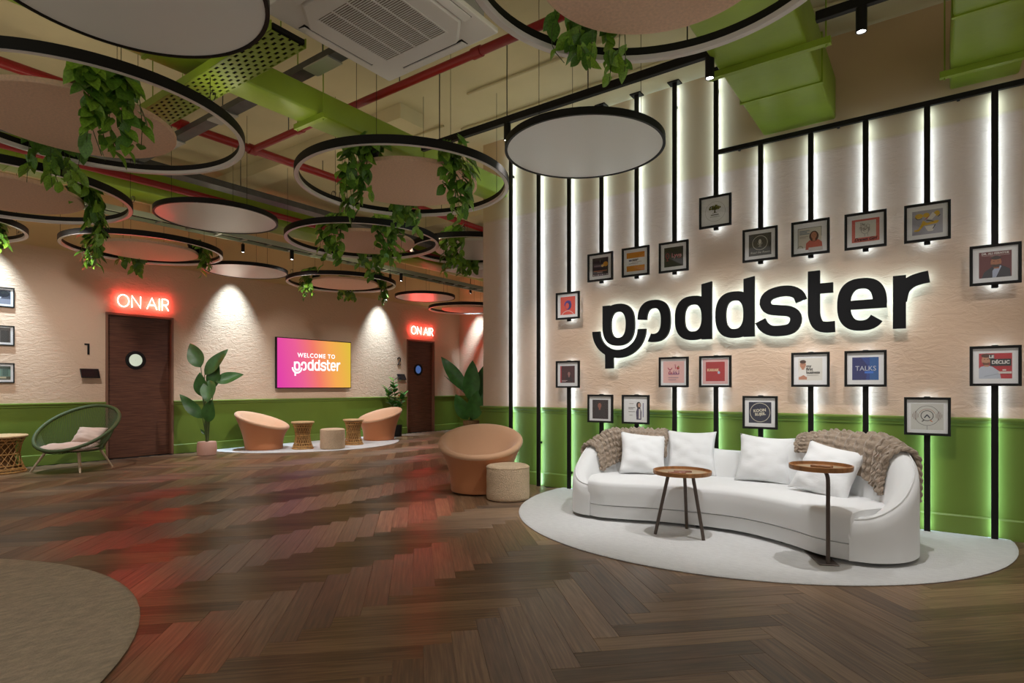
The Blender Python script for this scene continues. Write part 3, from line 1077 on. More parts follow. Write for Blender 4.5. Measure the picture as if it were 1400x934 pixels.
def letters(inset=0.0):
    i = inset
    sw = 0.098 - 2 * i
    P1 = Letter().bowl(-2.893 + i, -2.527 - i, 1.583 + i, 2.025 - i, sw).rect(-2.893 + i, 1.82, -2.805 - i, 2.015 - i)
    P1.strip(arc(-2.708, 1.745, 0.307 - i, 0.292 - i, 180 + i * 120, 360 - i * 120, 30), arc(-2.708, 1.745, 0.217 + i, 0.205 + i, 180 + i * 120, 360 - i * 120, 30)).rect(-2.861 + i, 1.345 + i, -2.768 - i, 1.53)
    O = Letter().bowl(-2.493 + i, -2.144 - i, 1.604 + i, 2.032 - i, sw, -106 + i * 200, 176 - i * 200)
    D1 = Letter().bowl(-2.097 + i, -1.735 - i, 1.605 + i, 2.036 - i, sw).rect(-1.833 + i, 1.607 + i, -1.735 - i, 1.83).quad((-1.833 + i, 1.83), (-1.735 - i, 1.83), (-1.735 - i, 2.158 - i), (-1.833 + i, 2.14 - i))
    D2 = Letter().bowl(-1.702 + i, -1.348 - i, 1.607 + i, 2.042 - i, sw).rect(-1.444 + i, 1.612 + i, -1.348 - i, 1.83).quad((-1.444 + i, 1.83), (-1.348 - i, 1.83), (-1.348 - i, 2.165 - i), (-1.444 + i, 2.148 - i))
    S = Letter().path([(-.958 - i, 1.905), (-.985, 1.965), (-1.05, 2.0), (-1.14, 2.003), (-1.225, 1.975), (-1.258, 1.915), (-1.225, 1.855), (-1.14, 1.835), (-1.06, 1.822), (-1.01, 1.785), (-1.003, 1.725), (-1.04, 1.668), (-1.12, 1.652), (-1.21, 1.658), (-1.27, 1.70), (-1.298 + i, 1.752)], sw - .004, 48)
    T = Letter().path([(-.859, 2.155 - i), (-.859, 2.0), (-.859, 1.86), (-.855, 1.76), (-.825, 1.685), (-.77, 1.663), (-.698 - i, 1.664)], sw - .004, 30).rect(-.85, 1.955 + i, -.712 - i, 2.042 - i)
    E_ = Letter().bowl(-.681 + i, -.324 - i, 1.618 + i, 2.054 - i, sw, 0, 322 - i * 200).rect(-.64, 1.797 + i, -.326 - i, 1.872 - i)
    R_ = Letter().rect(-.284 + i, 1.62 + i, -.196 - i, 2.046 - i).path([(-.235, 1.84), (-.215, 1.93), (-.165, 1.985), (-.105, 2.008), (-.045 - i, 2.018)], sw - .006, 16)
    return [P1, O, D1, D2, S, T, E_, R_]


sign = thing('letter_sign', 'large black backlit letter sign reading poddster above the sofa', 'wall sign', (0, 0, 0))
LETM = mat('black_letter_face', (0.007, 0.007, 0.008), 0.5, spec=0.2)
for A, B in zip(letters(), letters(0.017)):
    lo = MB().add(*A.mesh(5.640, 5.672)).build('letter', LETM, sign, smooth=False)
    MB().add(*B.mesh(5.6725, 5.680)).build('backlight', HALO, lo, smooth=False)
    # standoff pins
    qs = A.quads
    for q in (qs[3], qs[len(qs) // 2]):
        cx = sum(p[0] for p in q) / 4
        cz = sum(p[1] for p in q) / 4
        MB().cyl((cx, 5.672, cz), (cx, WALL_Y, cz), 0.006, n=8).build('standoff', BLACK, lo)

# ------------------------------------------------------------------ left wall: screen, neon signs, numbers, tablets, photos
def onleft(y, z, out):
    return (LEFT_X + out, y, z)


tv = thing('wall_screen', 'large flat screen with pink to yellow welcome slide on the left wall', 'television', (LEFT_X, 7.535, 1.630))
MB().rbox(0.03, 0.085, -0.912, 0.912, -0.512, 0.512, 0.004, 1).build('screen_body', BLACKM, tv, smooth=False)
MB().box(0.0, 0.03, -0.3, 0.3, -0.2, 0.2).build('wall_mount', BLACK, tv, smooth=False)


def screen_mat():
    m = bpy.data.materials.new('screen_glow')
    m.use_nodes = True
    nt = m.node_tree
    nt.nodes.remove(nt.nodes['Principled BSDF'])
    tc = nt.nodes.new('ShaderNodeTexCoord')
    sp = nt.nodes.new('ShaderNodeSeparateXYZ')
    nt.links.new(tc.outputs['Object'], sp.inputs[0])
    ad = nt.nodes.new('ShaderNodeMath')
    ad.operation = 'MULTIPLY_ADD'
    ad.inputs[1].default_value = 0.22
    nt.links.new(sp.outputs['Z'], ad.inputs[0])
    nt.links.new(sp.outputs['Y'], ad.inputs[2])
    mr = nt.nodes.new('ShaderNodeMapRange')
    mr.inputs['From Min'].default_value = -0.95
    mr.inputs['From Max'].default_value = 0.95
    nt.links.new(ad.outputs[0], mr.inputs['Value'])
    r = nt.nodes.new('ShaderNodeValToRGB')
    e = r.color_ramp.elements
    e[0].color = (*lin((226, 66, 168)), 1)
    e[1].color = (*lin((226, 190, 66)), 1)
    for p, c in ((0.28, (236, 96, 150)), (0.5, (243, 122, 106)), (0.72, (246, 168, 84))):
        k = e.new(p)
        k.color = (*lin(c), 1)
    nt.links.new(mr.outputs[0], r.inputs[0])
    em = nt.nodes.new('ShaderNodeEmission')
    em.inputs[1].default_value = 1.0
    nt.links.new(r.outputs[0], em.inputs[0])
    nt.links.new(em.outputs[0], nt.nodes['Material Output'].inputs[0])
    return m


scr = MB().box(0.0852, 0.0865, -0.895, 0.895, -0.495, 0.495).build('display', screen_mat(), tv, smooth=False)
WT = emat('screen_white', (1, 1, 1), 1.25)
mbt = MB()
vs, fs = text_mesh('WELCOME TO', 0.125, bold=0.003, space=1.18)
mbt.add([(0.0872, p[0] + 0.02, p[1] + 0.165) for p in vs], fs)
lx = lambda x: (x + 1.53) * 0.40 + 0.02
lz = lambda z: (z - 1.80) * 0.43 - 0.06
for A in letters():
    for q in A.quads:
        mbt.add([(0.0872, lx(p[0]), lz(p[1])) for p in q], [tuple(range(len(q)))])
mbt.build('welcome_lettering', WT, scr, smooth=False)


def neon(y0, z0, label):
    t = thing('neon_sign', label, 'neon sign', (LEFT_X, y0, z0), 0, 'neon signs over the doors')
    H = 0.19
    X = 0.04

    def tb(pts, closed=False):
        o = MB().tube([(X, a * H, b * H) for a, b in pts], 0.0085, 8, closed).build('letter', NEON, t)
    tb([(0.45 + 0.42 * math.cos(a), 0.5 + 0.5 * math.sin(a)) for a in [2 * PI * k / 28 for k in range(28)]], True)
    tb([(1.10, 0), (1.10, 1), (1.78, 0), (1.78, 1)])
    tb([(2.28, 0), (2.68, 1), (3.08, 0)])
    tb([(3.28, 0), (3.28, 1)])
    tb([(3.52, 0), (3.52, 1), (3.80, 1), (3.98, 0.92), (4.03, 0.74), (3.97, 0.57), (3.80, 0.48), (3.54, 0.48), (3.76, 0.48), (4.05, 0)])
    b = MB()
    b.tube([(X, 2.43 * H, 0.36 * H), (X, 2.93 * H, 0.36 * H)], 0.0085, 8)
    b.build('letter_bar', NEON, t)
    for a, z in ((0.45, 1.0), (0.45, 0.0), (1.10, .5), (1.78, .5), (2.48, .5), (2.88, .5), (3.28, .5), (3.52, .3)):
        MB().cyl((0, a * H, z * H), (X - 0.007, a * H, z * H), 0.004, n=6).build('standoff', mat('clear_acrylic', (0.6, 0.55, 0.5), 0.2), t)
    return t


neon(3.868, 2.442, 'larger red neon ON AIR sign above the nearer dark door')
neon(10.335, 2.475, 'smaller red neon ON AIR sign above the far dark door')

for s, y, z, lab in (('1', 3.468, 1.735, 'black numeral 1 beside the first dark door'), ('2', 9.955, 1.775, 'black numeral 2 beside the far dark door')):
    vs, fs = text_mesh(s, 0.26)
    mb = MB().add([(LEFT_X + 0.012, y + p[0], z + p[1]) for p in vs], fs)
    if s == '1':
        mb = MB().prism([(y - 0.035, z + 0.06), (y - 0.035, z + 0.085), (y + 0.03, z + 0.085), (y + 0.03, z - 0.085), (y + 0.004, z - 0.085), (y + 0.004, z + 0.06)], 'x', LEFT_X + 0.001, LEFT_X + 0.012)
    else:
        n = 24
        pts = [(y - 0.045, z + 0.045)] + [(y + 0.045 * math.cos(a), z + 0.045 + 0.045 * math.sin(a)) for a in [PI * (1 - k / 10) for k in range(11)]] + [(y + 0.03, z), (y - 0.045, z - 0.085), (y + 0.05, z - 0.085)]
        mb = MB().tube([(LEFT_X + 0.008, a, b) for a, b in pts], 0.0125, 6)
    tag(mb.build('door_number', BLACK, smooth=False), lab, 'number', 'door numbers')
for y, z, lab in ((3.489, 1.358, 'black tilted booking tablet left of the nearer dark door'), (9.99, 1.392, 'black tilted booking tablet left of the far dark door')):
    t = thing('booking_tablet', lab, 'tablet', (LEFT_X, y, z), 0, 'booking tablets by the doors')
    mx = Matrix.Translation((0.06, 0, 0)) @ Matrix.Rotation(math.radians(-28), 4, 'Y')
    MB().rbox(-0.008, 0.008, -0.125, 0.125, -0.08, 0.08, 0.005, 2, mx=mx).build('case', BLACKM, t, smooth=False)
    MB().box(0.0082, 0.009, -0.115, 0.115, -0.07, 0.07, mx=mx).build('display', mat('dark_glass', (0.01, 0.01, 0.012), 0.08), t, smooth=False)
    br = MB().cyl((0, 0, 0), (0.055, 0, 0), 0.02, n=12)
    br.build('bracket', BLACK, t)
MB_ph = [('two figures outdoors', 2.4125), ('a street scene', 1.8725), ('a green interior', 1.345)]
for i, (what, z) in enumerate(MB_ph):
    W, Hh = 0.42, 0.28
    t = thing('photo_frame', ['black framed black-and-white photo with a pale foreground, top of three by the left edge', 'black framed black-and-white street photo, middle of three by the left edge', 'black framed photo of a greenish room, lowest of three by the left edge'][i], 'picture frame',
              (LEFT_X, 2.585 - W / 2, z), 0, 'framed photos at the left edge')
    b = 0.014
    fr = MB()
    prof = [(0, 0.0), (0, 0.024), (b, 0.024), (b, 0.008)]
    rows = [[(q[1], sy * (W / 2 - q[0]), sz * (Hh / 2 - q[0])) for q in prof] for sy, sz in ((-1, -1), (1, -1), (1, 1), (-1, 1))]
    fr.grid(rows, closed_u=True)
    fr.build('moulding', BLACKM, t, smooth=False)
    MB().box(0.001, 0.009, -W / 2 + .004, W / 2 - .004, -Hh / 2 + .004, Hh / 2 - .004).build('mat_board', PAPER, t, smooth=False)
    p = Print()
    if i == 0:
        p.rect(-.55, -.24, .42, .26, '4A4C58').rect(-.55, -.24, .42, -.06, '8A8C9A').ell(.05, .0, .12, .08, 'C8CAD6').ell(.2, .12, .2, .12, '1E2028').ell(-.2, .13, .14, .1, '2A2C34')
    elif i == 1:
        p.rect(-.55, -.24, .42, .28, '5A5450').rect(-.1, -.24, .1, .1, '26221F').rect(.15, -.24, .38, .18, '34302C').ell(-.1, -.18, .16, .06, '9A948E').rect(-.05, .12, .05, .2, 'D8D4CE')
    else:
        p.rect(-.55, -.24, .42, .24, '6A8A7C').rect(-.55, -.24, .42, -.12, '5A5A48').rect(-.1, -.12, .14, .14, '8AB0A0').rect(.2, -.1, .36, .16, '4A6A5E').rect(-.55, .14, .42, .24, '3E5248').rect(-.1, -.19, .3, -.13, 'C8C0A0')
    p.put(0.40, lambda a, c_, e: (0.0092 + e, a, c_), 'print', t)
    MB().box(0.0195, 0.0205, -W / 2 + b, W / 2 - b, -Hh / 2 + b, Hh / 2 - b).build('glass', GLASS, t, smooth=False)

# ------------------------------------------------------------------ sofa
SO = [(-2.31, 4.275), (-2.44, 4.30), (-2.545, 4.40), (-2.60, 4.58), (-2.59, 4.80), (-2.46, 5.04), (-2.18, 5.22), (-1.75, 5.34), (-1.30, 5.36), (-0.86, 5.24), (-0.46, 5.02), (-0.19, 4.77),
      (-0.085, 4.52), (-0.13, 4.28), (-0.27, 4.13), (-0.43, 4.09)]
SN = 90


def so(x, y):
    x, yy = x * 1.047, y * 1.047 if y < 4.9 else 4.9 * 1.047 + (y - 4.9) * 0.85
    return (x, yy)


SO = [so(*p) for p in SO]
SOUT = resample(catmull([(a, b, 0) for a, b in SO], 300), SN)


def smooth01(x):
    x = max(0.0, min(1.0, x))
    return x * x * (3 - 2 * x)


def sofa_h(t):
    """height of the wrap-round back along its length"""
    ends = 0.307
    l = 0.72 + (0.575 - 0.72) * smooth01((t - 0.30) / 0.16)
    r = 0.575 + (0.77 - 0.575) * smooth01((t - 0.50) / 0.17)
    top = l if t < 0.48 else r
    return ends + (top - ends) * smooth01(t / 0.235) * smooth01((1 - t) / 0.235)


def sofa_frame(t):
    f = t * SN
    k = min(int(f), SN - 1)
    p = SOUT[k].lerp(SOUT[k + 1], f - k)
    a, b = SOUT[max(k - 1, 0)], SOUT[min(k + 2, SN)]
    tg = (b - a).normalized()
    return p, Vector((tg.y, -tg.x, 0)) if True else None


def shell_profile(h, grow=0.0):
    """(inward, z) from outside bottom, over the top, to inside bottom"""
    g = grow
    th = 0.15
    pts = [(-g, 0.04), (-g, 0.18), (-g, h - 0.10), (0.006 - g, h - 0.04), (0.03 - g * 0.7, h - 0.010 + g * 0.6), (0.068, h + g), (0.105 + g * 0.7, h - 0.012 + g * 0.6), (th - 0.01 + g, h - 0.045),
           (th + 0.012 + g, max(h - 0.12, 0.23)), (th + 0.05 + g, 0.32 if h > 0.47 else 0.20), (th + 0.06 + g, 0.15)]
    return pts


def make_sofa():
    t = thing('curved_sofa', 'off-white curved sofa with wrap-round back on the half-round rug', 'sofa')
    rows = []
    for i in range(SN + 1):
        u = i / SN
        p, n = sofa_frame(u)
        h = sofa_h(u)
        # n points inward (left of travel = inside)
        rows.append([tuple(p + n * a + Vector((0, 0, z))) for a, z in shell_profile(h)])
    mb = MB().grid(rows)
    for r in (rows[0], rows[-1]):
        mb.add(r, [tuple(range(len(r)))])
    mb.build('back_shell', SOFA, t, angle=50)
    # piping along the upper outer edge
    pp = [Vector(r[4]) + Vector((0, 0, 0.002)) for r in rows]
    MB().tube([tuple(Vector(rows[0][1]))] + [tuple(p) for p in pp] + [tuple(Vector(rows[-1][1]))], 0.0055, 6).build('piping', SOFA, t)
    F = resample(catmull([(*so(p_[0], p_[1]), 0) for p_ in [(-2.33, 4.285, 0), (-2.20, 4.262, 0), (-2.02, 4.31, 0), (-1.806, 4.383, 0), (-1.572, 4.432, 0), (-1.226, 4.45, 0), (-0.98, 4.375, 0), (-0.78, 4.26, 0), (-0.60, 4.13, 0), (-0.42, 4.092, 0)]], 200), 60)
    Bk = []
    for i in range(61):
        u = 0.10 + 0.80 * i / 60
        p, n = sofa_frame(u)
        Bk.append(p + n * 0.16)
    def slab(prof, name, m):
        R = []
        for i in range(61):
            f, b = F[i], Bk[i]
            d = (b - f)
            L = d.length
            d.normalize()
            R.append([tuple(f + d * (a * L if k else a) + Vector((0, 0, z))) for (a, z, k) in prof])
        mb = MB().grid(R)
        for r in (R[0], R[-1]):
            mb.add(r, [tuple(range(len(r)))])
        return mb.build(name, m, t, angle=50)
    slab([(0.9, 0.04, 1), (0.012, 0.04, 0), (0.008, 0.045, 0), (0.008, 0.141, 0), (0.9, 0.141, 1)], 'plinth', SOFA)
    slab([(0.9, 0.145, 1), (0.014, 0.145, 0), (0.002, 0.153, 0), (-0.004, 0.24, 0), (-0.004, 0.307, 0), (0.004, 0.329, 0), (0.022, 0.343, 0), (0.3, 0.354, 1), (0.7, 0.352, 1), (1.0, 0.345, 1)], 'seat_cushion', SOFA)
    for (x, y) in ((-2.36, 4.40), (-1.50, 4.55), (-0.86, 4.43), (-0.46, 4.22), (-2.2, 5.05), (-1.3, 5.2), (-0.45, 4.85)):
        MB().lathe([(0.028, 0), (0.030, 0.02), (0.022, 0.025), (0.022, 0.029)], (*so(x, y), 0.0125), 14).build('foot', BLACKM, t)
    return t


make_sofa()


def cushion(name, label, cat, loc, w_, h_, th, yaw, lean, roll, m, group=None, seed=0):
    """pillow standing on its lower edge: yaw = facing, lean = tipping back"""
    n = 22
    R = random.Random(seed)
    mx = Matrix.Translation(loc) @ Matrix.Rotation(yaw, 4, 'Z') @ Matrix.Rotation(-lean, 4, 'X') @ Matrix.Rotation(roll, 4, 'Y') @ Matrix.Translation((0, 0, h_ * 0.47))
    rows = {1: [], -1: []}
    for s in (1, -1):
        for i in range(n + 1):
            row = []
            for j in range(n + 1):
                u, v = 2 * i / n - 1, 2 * j / n - 1
                px = u * (1 - 0.11 * (1 - v * v) * abs(u) ** 2)
                pz = v * (1 - 0.10 * (1 - u * u) * abs(v) ** 2)
                d = (max(0, 1 - u * u) * max(0, 1 - v * v)) ** 0.5
                wr = 0.018 * noise.noise(Vector((u * 2.4 + seed, v * 3.1, s * 2 + seed))) * d + 0.022 * math.sin((u * 0.5 + v) * 9 + seed) * d * (1 - d)
                # slump: lower part fuller
                d *= 1.0 - 0.15 * v
                row.append(mx @ Vector((px * w_ / 2, -s * (th / 2 * d + wr), pz * h_ / 2)))
            rows[s].append(row)
    mb = MB().grid(rows[1]).grid(rows[-1])
    o = mb.build(name, m, angle=80)
    bm = bmesh.new()
    bm.from_mesh(o.data)
    bmesh.ops.remove_doubles(bm, verts=bm.verts[:], dist=0.0008)
    bmesh.ops.recalc_face_normals(bm, faces=bm.faces[:])
    bm.to_mesh(o.data)
    bm.free()
    return tag(o, label, cat, group)


SEAT_Z = 0.350
R_ = math.radians
cushion('throw_pillow', 'white square pillow leaning at the left end of the sofa', 'pillow', (*so(-2.075, 4.80), SEAT_Z), 0.43, 0.42, 0.20, R_(33), R_(27), R_(6), PILLOW, 'white sofa pillows', 1)
cushion('throw_pillow', 'white square pillow on the sofa behind the three-legged table', 'pillow', (*so(-1.72, 5.05), SEAT_Z), 0.44, 0.43, 0.20, R_(20), R_(20), R_(1), PILLOW, 'white sofa pillows', 2)
cushion('throw_pillow', 'white square pillow on the sofa right of the middle', 'pillow', (*so(-1.13, 4.985), SEAT_Z), 0.44, 0.43, 0.20, R_(8), R_(24), R_(4), PILLOW, 'white sofa pillows', 3)
cushion('throw_pillow', 'white square pillow tipped against the knitted throw at the right end of the sofa', 'pillow', (*so(-0.69, 4.645), SEAT_Z), 0.44, 0.43, 0.19, R_(-12), R_(32), R_(11), PILLOW, 'white sofa pillows', 4)


def shell_point(t, s, grow):
    """point on the shell surface, s from 0 (outside low) to 1 (inside low), by arc length"""
    p, n = sofa_frame(t)
    pr = [Vector((a, z, 0)) for a, z in shell_profile(sofa_h(t), grow)]
    pr = pr[1:-1]
    L = [0]
    for a, b in zip(pr, pr[1:]):
        L.append(L[-1] + (b - a).length)
    x = s * L[-1]
    k = 0
    while k < len(L) - 2 and L[k + 1] < x:
        k += 1
    q = pr[k].lerp(pr[k + 1], (x - L[k]) / max(1e-9, L[k + 1] - L[k]))
    return p + n * q.x + Vector((0, 0, q.y))


def throw(label, t0, t1, s0, s1, ncol, nrow, seed, skew=0.0):
    """chunky knitted blanket draped over the sofa back; V stitches are real relief"""
    nu, nv = ncol * 8, nrow * 8
    base = []
    for i in range(nu + 1):
        u = i / nu
        row = []
        for j in range(nv + 1):
            v = j / nv
            ss0 = s0(u)
            ss1 = s1(u)
            tt = t0 + (t1 - t0) * u + skew * (v - 0.5) + 0.006 * noise.noise(Vector((v * 4, u * 3, seed)))
            fold = 0.012 * math.sin(u * 9 + v * 2 + seed) ** 2 + 0.014
            row.append(shell_point(tt, ss0 + (ss1 - ss0) * v, fold + 0.004))
        base.append(row)
    P = []
    for i in range(nu + 1):
        row = []
        for j in range(nv + 1):
            a, b = base[max(i - 1, 0)][j], base[min(i + 1, nu)][j]
            c, d = base[i][max(j - 1, 0)], base[i][min(j + 1, nv)]
            nrm = (b - a).cross(d - c)
            nrm = nrm.normalized() if nrm.length > 1e-9 else Vector((0, 0, 1))
            if nrm.dot(base[i][j] - Vector((-1.35, 4.9, 0.2))) < 0 and False:
                nrm = -nrm
            cu, rv = i / 8.0, j / 8.0
            fu = cu - math.floor(cu)
            vee = abs(2 * fu - 1)
            st = 0.5 + 0.5 * math.cos(2 * PI * (rv + 0.5 * vee))
            groove = min(1, 3.2 * min(fu, 1 - fu)) * min(1, 5 * abs(fu - 0.5) + 0.25)
            dsp = 0.030 * (0.35 + 0.65 * st) * groove
            row.append((base[i][j], nrm, dsp))
        P.append(row)
    sgn = 1 if P[nu // 2][nv // 2][1].z > 0 else -1
    top = [[p + n * (sgn * d + 0.0) for p, n, d in row] for row in P]
    bot = [[p - n * sgn * 0.012 for p, n, d in row] for row in P]
    t = thing('knitted_throw', label, 'throw blanket', (0, 0, 0), 0, 'chunky knitted throws on the sofa')
    mb = MB().grid(top).grid([list(reversed(r)) for r in bot])
    # close the rim
    rim_t = top[0] + [r[-1] for r in top[1:]] + list(reversed(top[-1][:-1])) + [r[0] for r in reversed(top[1:-1])]
    rim_b = bot[0] + [r[-1] for r in bot[1:]] + list(reversed(bot[-1][:-1])) + [r[0] for r in reversed(bot[1:-1])]
    mb.grid([rim_t, rim_b], closed_v=True)
    mb.build('knit_body', KNIT, t, angle=60)
    # plaited borders
    for edge in (0, nu):
        line = [top[edge][j] for j in range(nv + 1)]
        line = resample(line, 70)
        for ph in (0, 2 * PI / 3, 4 * PI / 3):
            pts = []
            for k, p in enumerate(line):
                q = line[min(k + 1, 70)] - line[max(k - 1, 0)]
                q.normalize()
                sd = q.cross(Vector((0.3, 0.2, 1))).normalized()
                up = sd.cross(q)
                a = k / 70 * (nrow / 2.2) * 2 * PI + ph
                pts.append(p + sd * 0.016 * math.sin(a) + up * (0.008 * math.sin(2 * a) + 0.004))
            MB().tube(pts, 0.0135, 7).build('plaited_edge', KNIT, t)
    return t


throw('taupe chunky knitted throw over the left end of the sofa', 0.145, 0.335, lambda u: 0.30 + 0.1 * u, lambda u: 0.93 - 0.10 * u, 9, 11, 1.0)
throw('taupe chunky knitted throw over the right end of the sofa', 0.615, 0.825, lambda u: 0.42 - 0.24 * u, lambda u: 0.72 + 0.20 * u, 9, 12, 4.0)

# ------------------------------------------------------------------ side tables on the rug
def rim_tray(t, cx, cy, z, R, m, inner):
    tr = MB().lathe([(R - 0.03, 0), (R - 0.004, 0.004), (R, 0.012), (R, 0.034), (R - 0.008, 0.036), (R - 0.010, 0.016), (R - 0.03, 0.013)], (cx, cy, z), 48)
    o = tr.build('tray_top', m, t)
    MB().lathe([(R - 0.012, 0.0135), (R - 0.012, 0.0145), (0.001, 0.0145)], (cx, cy, z), 48, cap0=False).build('tray_inlay', inner, o)
    return o


t = thing('tripod_table', 'round oak tray table on three bronze legs in front of the sofa', 'side table', (-1.585, 4.42, 0))
rim_tray(t, 0, 0, 0.475, 0.218, WOOD, TRAYIN)
for (lx_, ly_) in ((-0.155, -0.10), (-0.03, 0.175), (0.185, -0.075)):
    q = Vector((lx_, ly_, 0)).normalized()
    MB().tube([(q.x * 0.105, q.y * 0.105, 0.474), (q.x * 0.205, q.y * 0.205, 0.013)], [0.0135, 0.0125], 12).build('leg', LEGM, t)
# books / card lying on the tray
for k, (dx, dy, rz, lab, c) in enumerate(((-0.005, 0.03, 0.55, 'small leather-brown card lying at the back of the three-legged tray table', (0.22, 0.07, 0.035)), (-0.02, -0.055, 0.6, 'small leather-brown card lying at the front of the three-legged tray table', (0.25, 0.085, 0.045)))):
    mx = Matrix.Translation((-1.585 + dx, 4.42 + dy, 0.4897)) @ Matrix.Rotation(rz, 4, 'Z')
    o = MB().rbox(-0.065, 0.065, -0.022, 0.022, 0, 0.009, 0.002, 1, mx=mx).build('card', mat('leather_card_%d' % k, c, 0.5), smooth=False)
    tag(o, lab, 'card', 'cards on the tray tables')

t = thing('c_shaped_table', 'oval oak tray table on a bent bronze post at the right of the sofa', 'side table', (-0.560, 4.215, 0))
MB().rbox(-0.06, 0.06, -0.03, 0.30, 0.013, 0.021, 0.003, 1, mx=Matrix.Rotation(R_(25), 4, 'Z')).build('base_plate', LEGM, t, smooth=False)
post = resample(catmull([(0, 0.0, 0.02), (0, 0, 0.2), (0, 0, 0.4), (0, 0, 0.54), (-0.006, 0.002, 0.585), (-0.02, 0.008, 0.607), (-0.05, 0.02, 0.612)], 120), 40)
MB().tube(post, 0.0125, 12).build('post', LEGM, t)
rim_tray(t, -0.045, 0.02, 0.613, 0.187, WOOD, TRAYIN)
mx = Matrix.Translation((-0.560 - 0.04, 4.215 + 0.03, 0.6278)) @ Matrix.Rotation(-0.15, 4, 'Z')
tag(MB().rbox(-0.06, 0.06, -0.03, 0.03, 0, 0.016, 0.003, 1, mx=mx).build('card', mat('oak_coaster', (0.30, 0.13, 0.05), 0.5, var=0.2, vscale=20), smooth=False), 'small wooden block lying on the bent-post tray table', 'coaster', 'cards on the tray tables')

# ------------------------------------------------------------------ bowl chairs, poufs
def bowl_chair(label, loc, face, hi=0.70, lo=0.42):
    """round upholstered chair; the rim is high behind and low in front; face = direction it looks to"""
    t = thing('bowl_chair', label, 'armchair', (*loc, 0), 0, 'terracotta bowl chairs')
    n = 56
    fx, fy = math.cos(face), math.sin(face)
    def loop(r, zc, tilt, shift):
        row = []
        for k in range(n):
            a = 2 * PI * k / n
            cx, cy = math.cos(a), math.sin(a)
            f = cx * fx + cy * fy
            row.append((r * cx - shift * fx, r * cy - shift * fy, zc - tilt * f))
        return row
    mid, tl = (hi + lo) / 2, (hi - lo) / 2
    rows = [loop(0.29, 0.014, 0, 0), loop(0.318, 0.018, 0, 0), loop(0.325, 0.04, 0, 0)]
    for k in range(1, 10):
        u = k / 9
        rows.append(loop(0.325 + (0.462 - 0.325) * u ** 1.9, 0.04 + (mid - 0.045 - 0.04) * u, tl * u ** 1.5, 0.035 * u))
    body = MB().grid(rows, closed_v=True)
    body.add(rows[0], [tuple(range(n))])
    body.build('body', TERRA_SHADED, t, angle=60)
    rim = []
    for k in range(15):
        a = math.radians(-45 + 160 * k / 14)
        rim.append(loop(0.434 + 0.034 * math.cos(a), mid - 0.030 + 0.034 * math.sin(a), tl, 0.035))
    inner = [loop(0.398, mid - 0.012, tl * 0.99, 0.034), loop(0.370, mid - 0.045, tl * 0.93, 0.03), loop(0.335, mid - 0.105, tl * 0.82, 0.022), loop(0.29, mid - 0.175, tl * 0.66, 0.012), loop(0.22, mid - 0.245, tl * 0.42, 0), loop(0.12, mid - 0.285, tl * 0.18, 0), loop(0.012, mid - 0.292, 0, 0)]
    s = MB().grid(rim + inner, closed_v=True)
    s.add(inner[-1], [tuple(range(n))])
    s.build('seat_bowl', TERRA_LIT, t, angle=70)
    return t


CX, CY = math.cos(R_(35.94)), math.sin(R_(35.94))
face_cam = lambda x, y: math.atan2(-y, -x)
bowl_chair('terracotta bowl chair beside the cream pouf, near the end of the feature wall', (-4.07, 5.02), face_cam(-4.07, 5.02) - 0.1, 0.71, 0.44)
bowl_chair('terracotta bowl chair turned sideways, between the potted plant and the rattan stools', (-9.98, 6.02), R_(30), 0.70, 0.42)
bowl_chair('terracotta bowl chair facing the room, beside the plant in the black pot', (-9.72, 8.52), R_(-95), 0.70, 0.44)


def pouf(label, loc, R, h):
    r = 0.03
    prof = [(R - 0.02, 0.004), (R - 0.004, 0.012), (R, 0.03)] + [(R + 0.002 * math.sin(k * 2.1), 0.03 + (h - 0.06) * k / 6) for k in range(1, 6)] + [(R, h - r), (R - 0.008, h - 0.012), (R - 0.028, h - 0.002), (R * 0.6, h + 0.006), (0.01, h + 0.009)]
    t = thing('pouf', label, 'pouf', (*loc, 0.010 if loc[0] < -5 else 0.0), 0, 'cream boucle poufs')
    MB().lathe(prof, n=56).build('body', BOUCLE, t, angle=60)
    MB().tube([((R - 0.002) * math.cos(2 * PI * k / 56), (R - 0.002) * math.sin(2 * PI * k / 56), h - 0.022) for k in range(56)], 0.004, 6, True).build('seam', BOUCLE, t)
    return t


pouf('cream boucle pouf in front of the nearest bowl chair', (-3.56, 4.84), 0.221, 0.355)
pouf('cream boucle pouf between the two small rattan stools', (-9.02, 6.80), 0.222, 0.37)


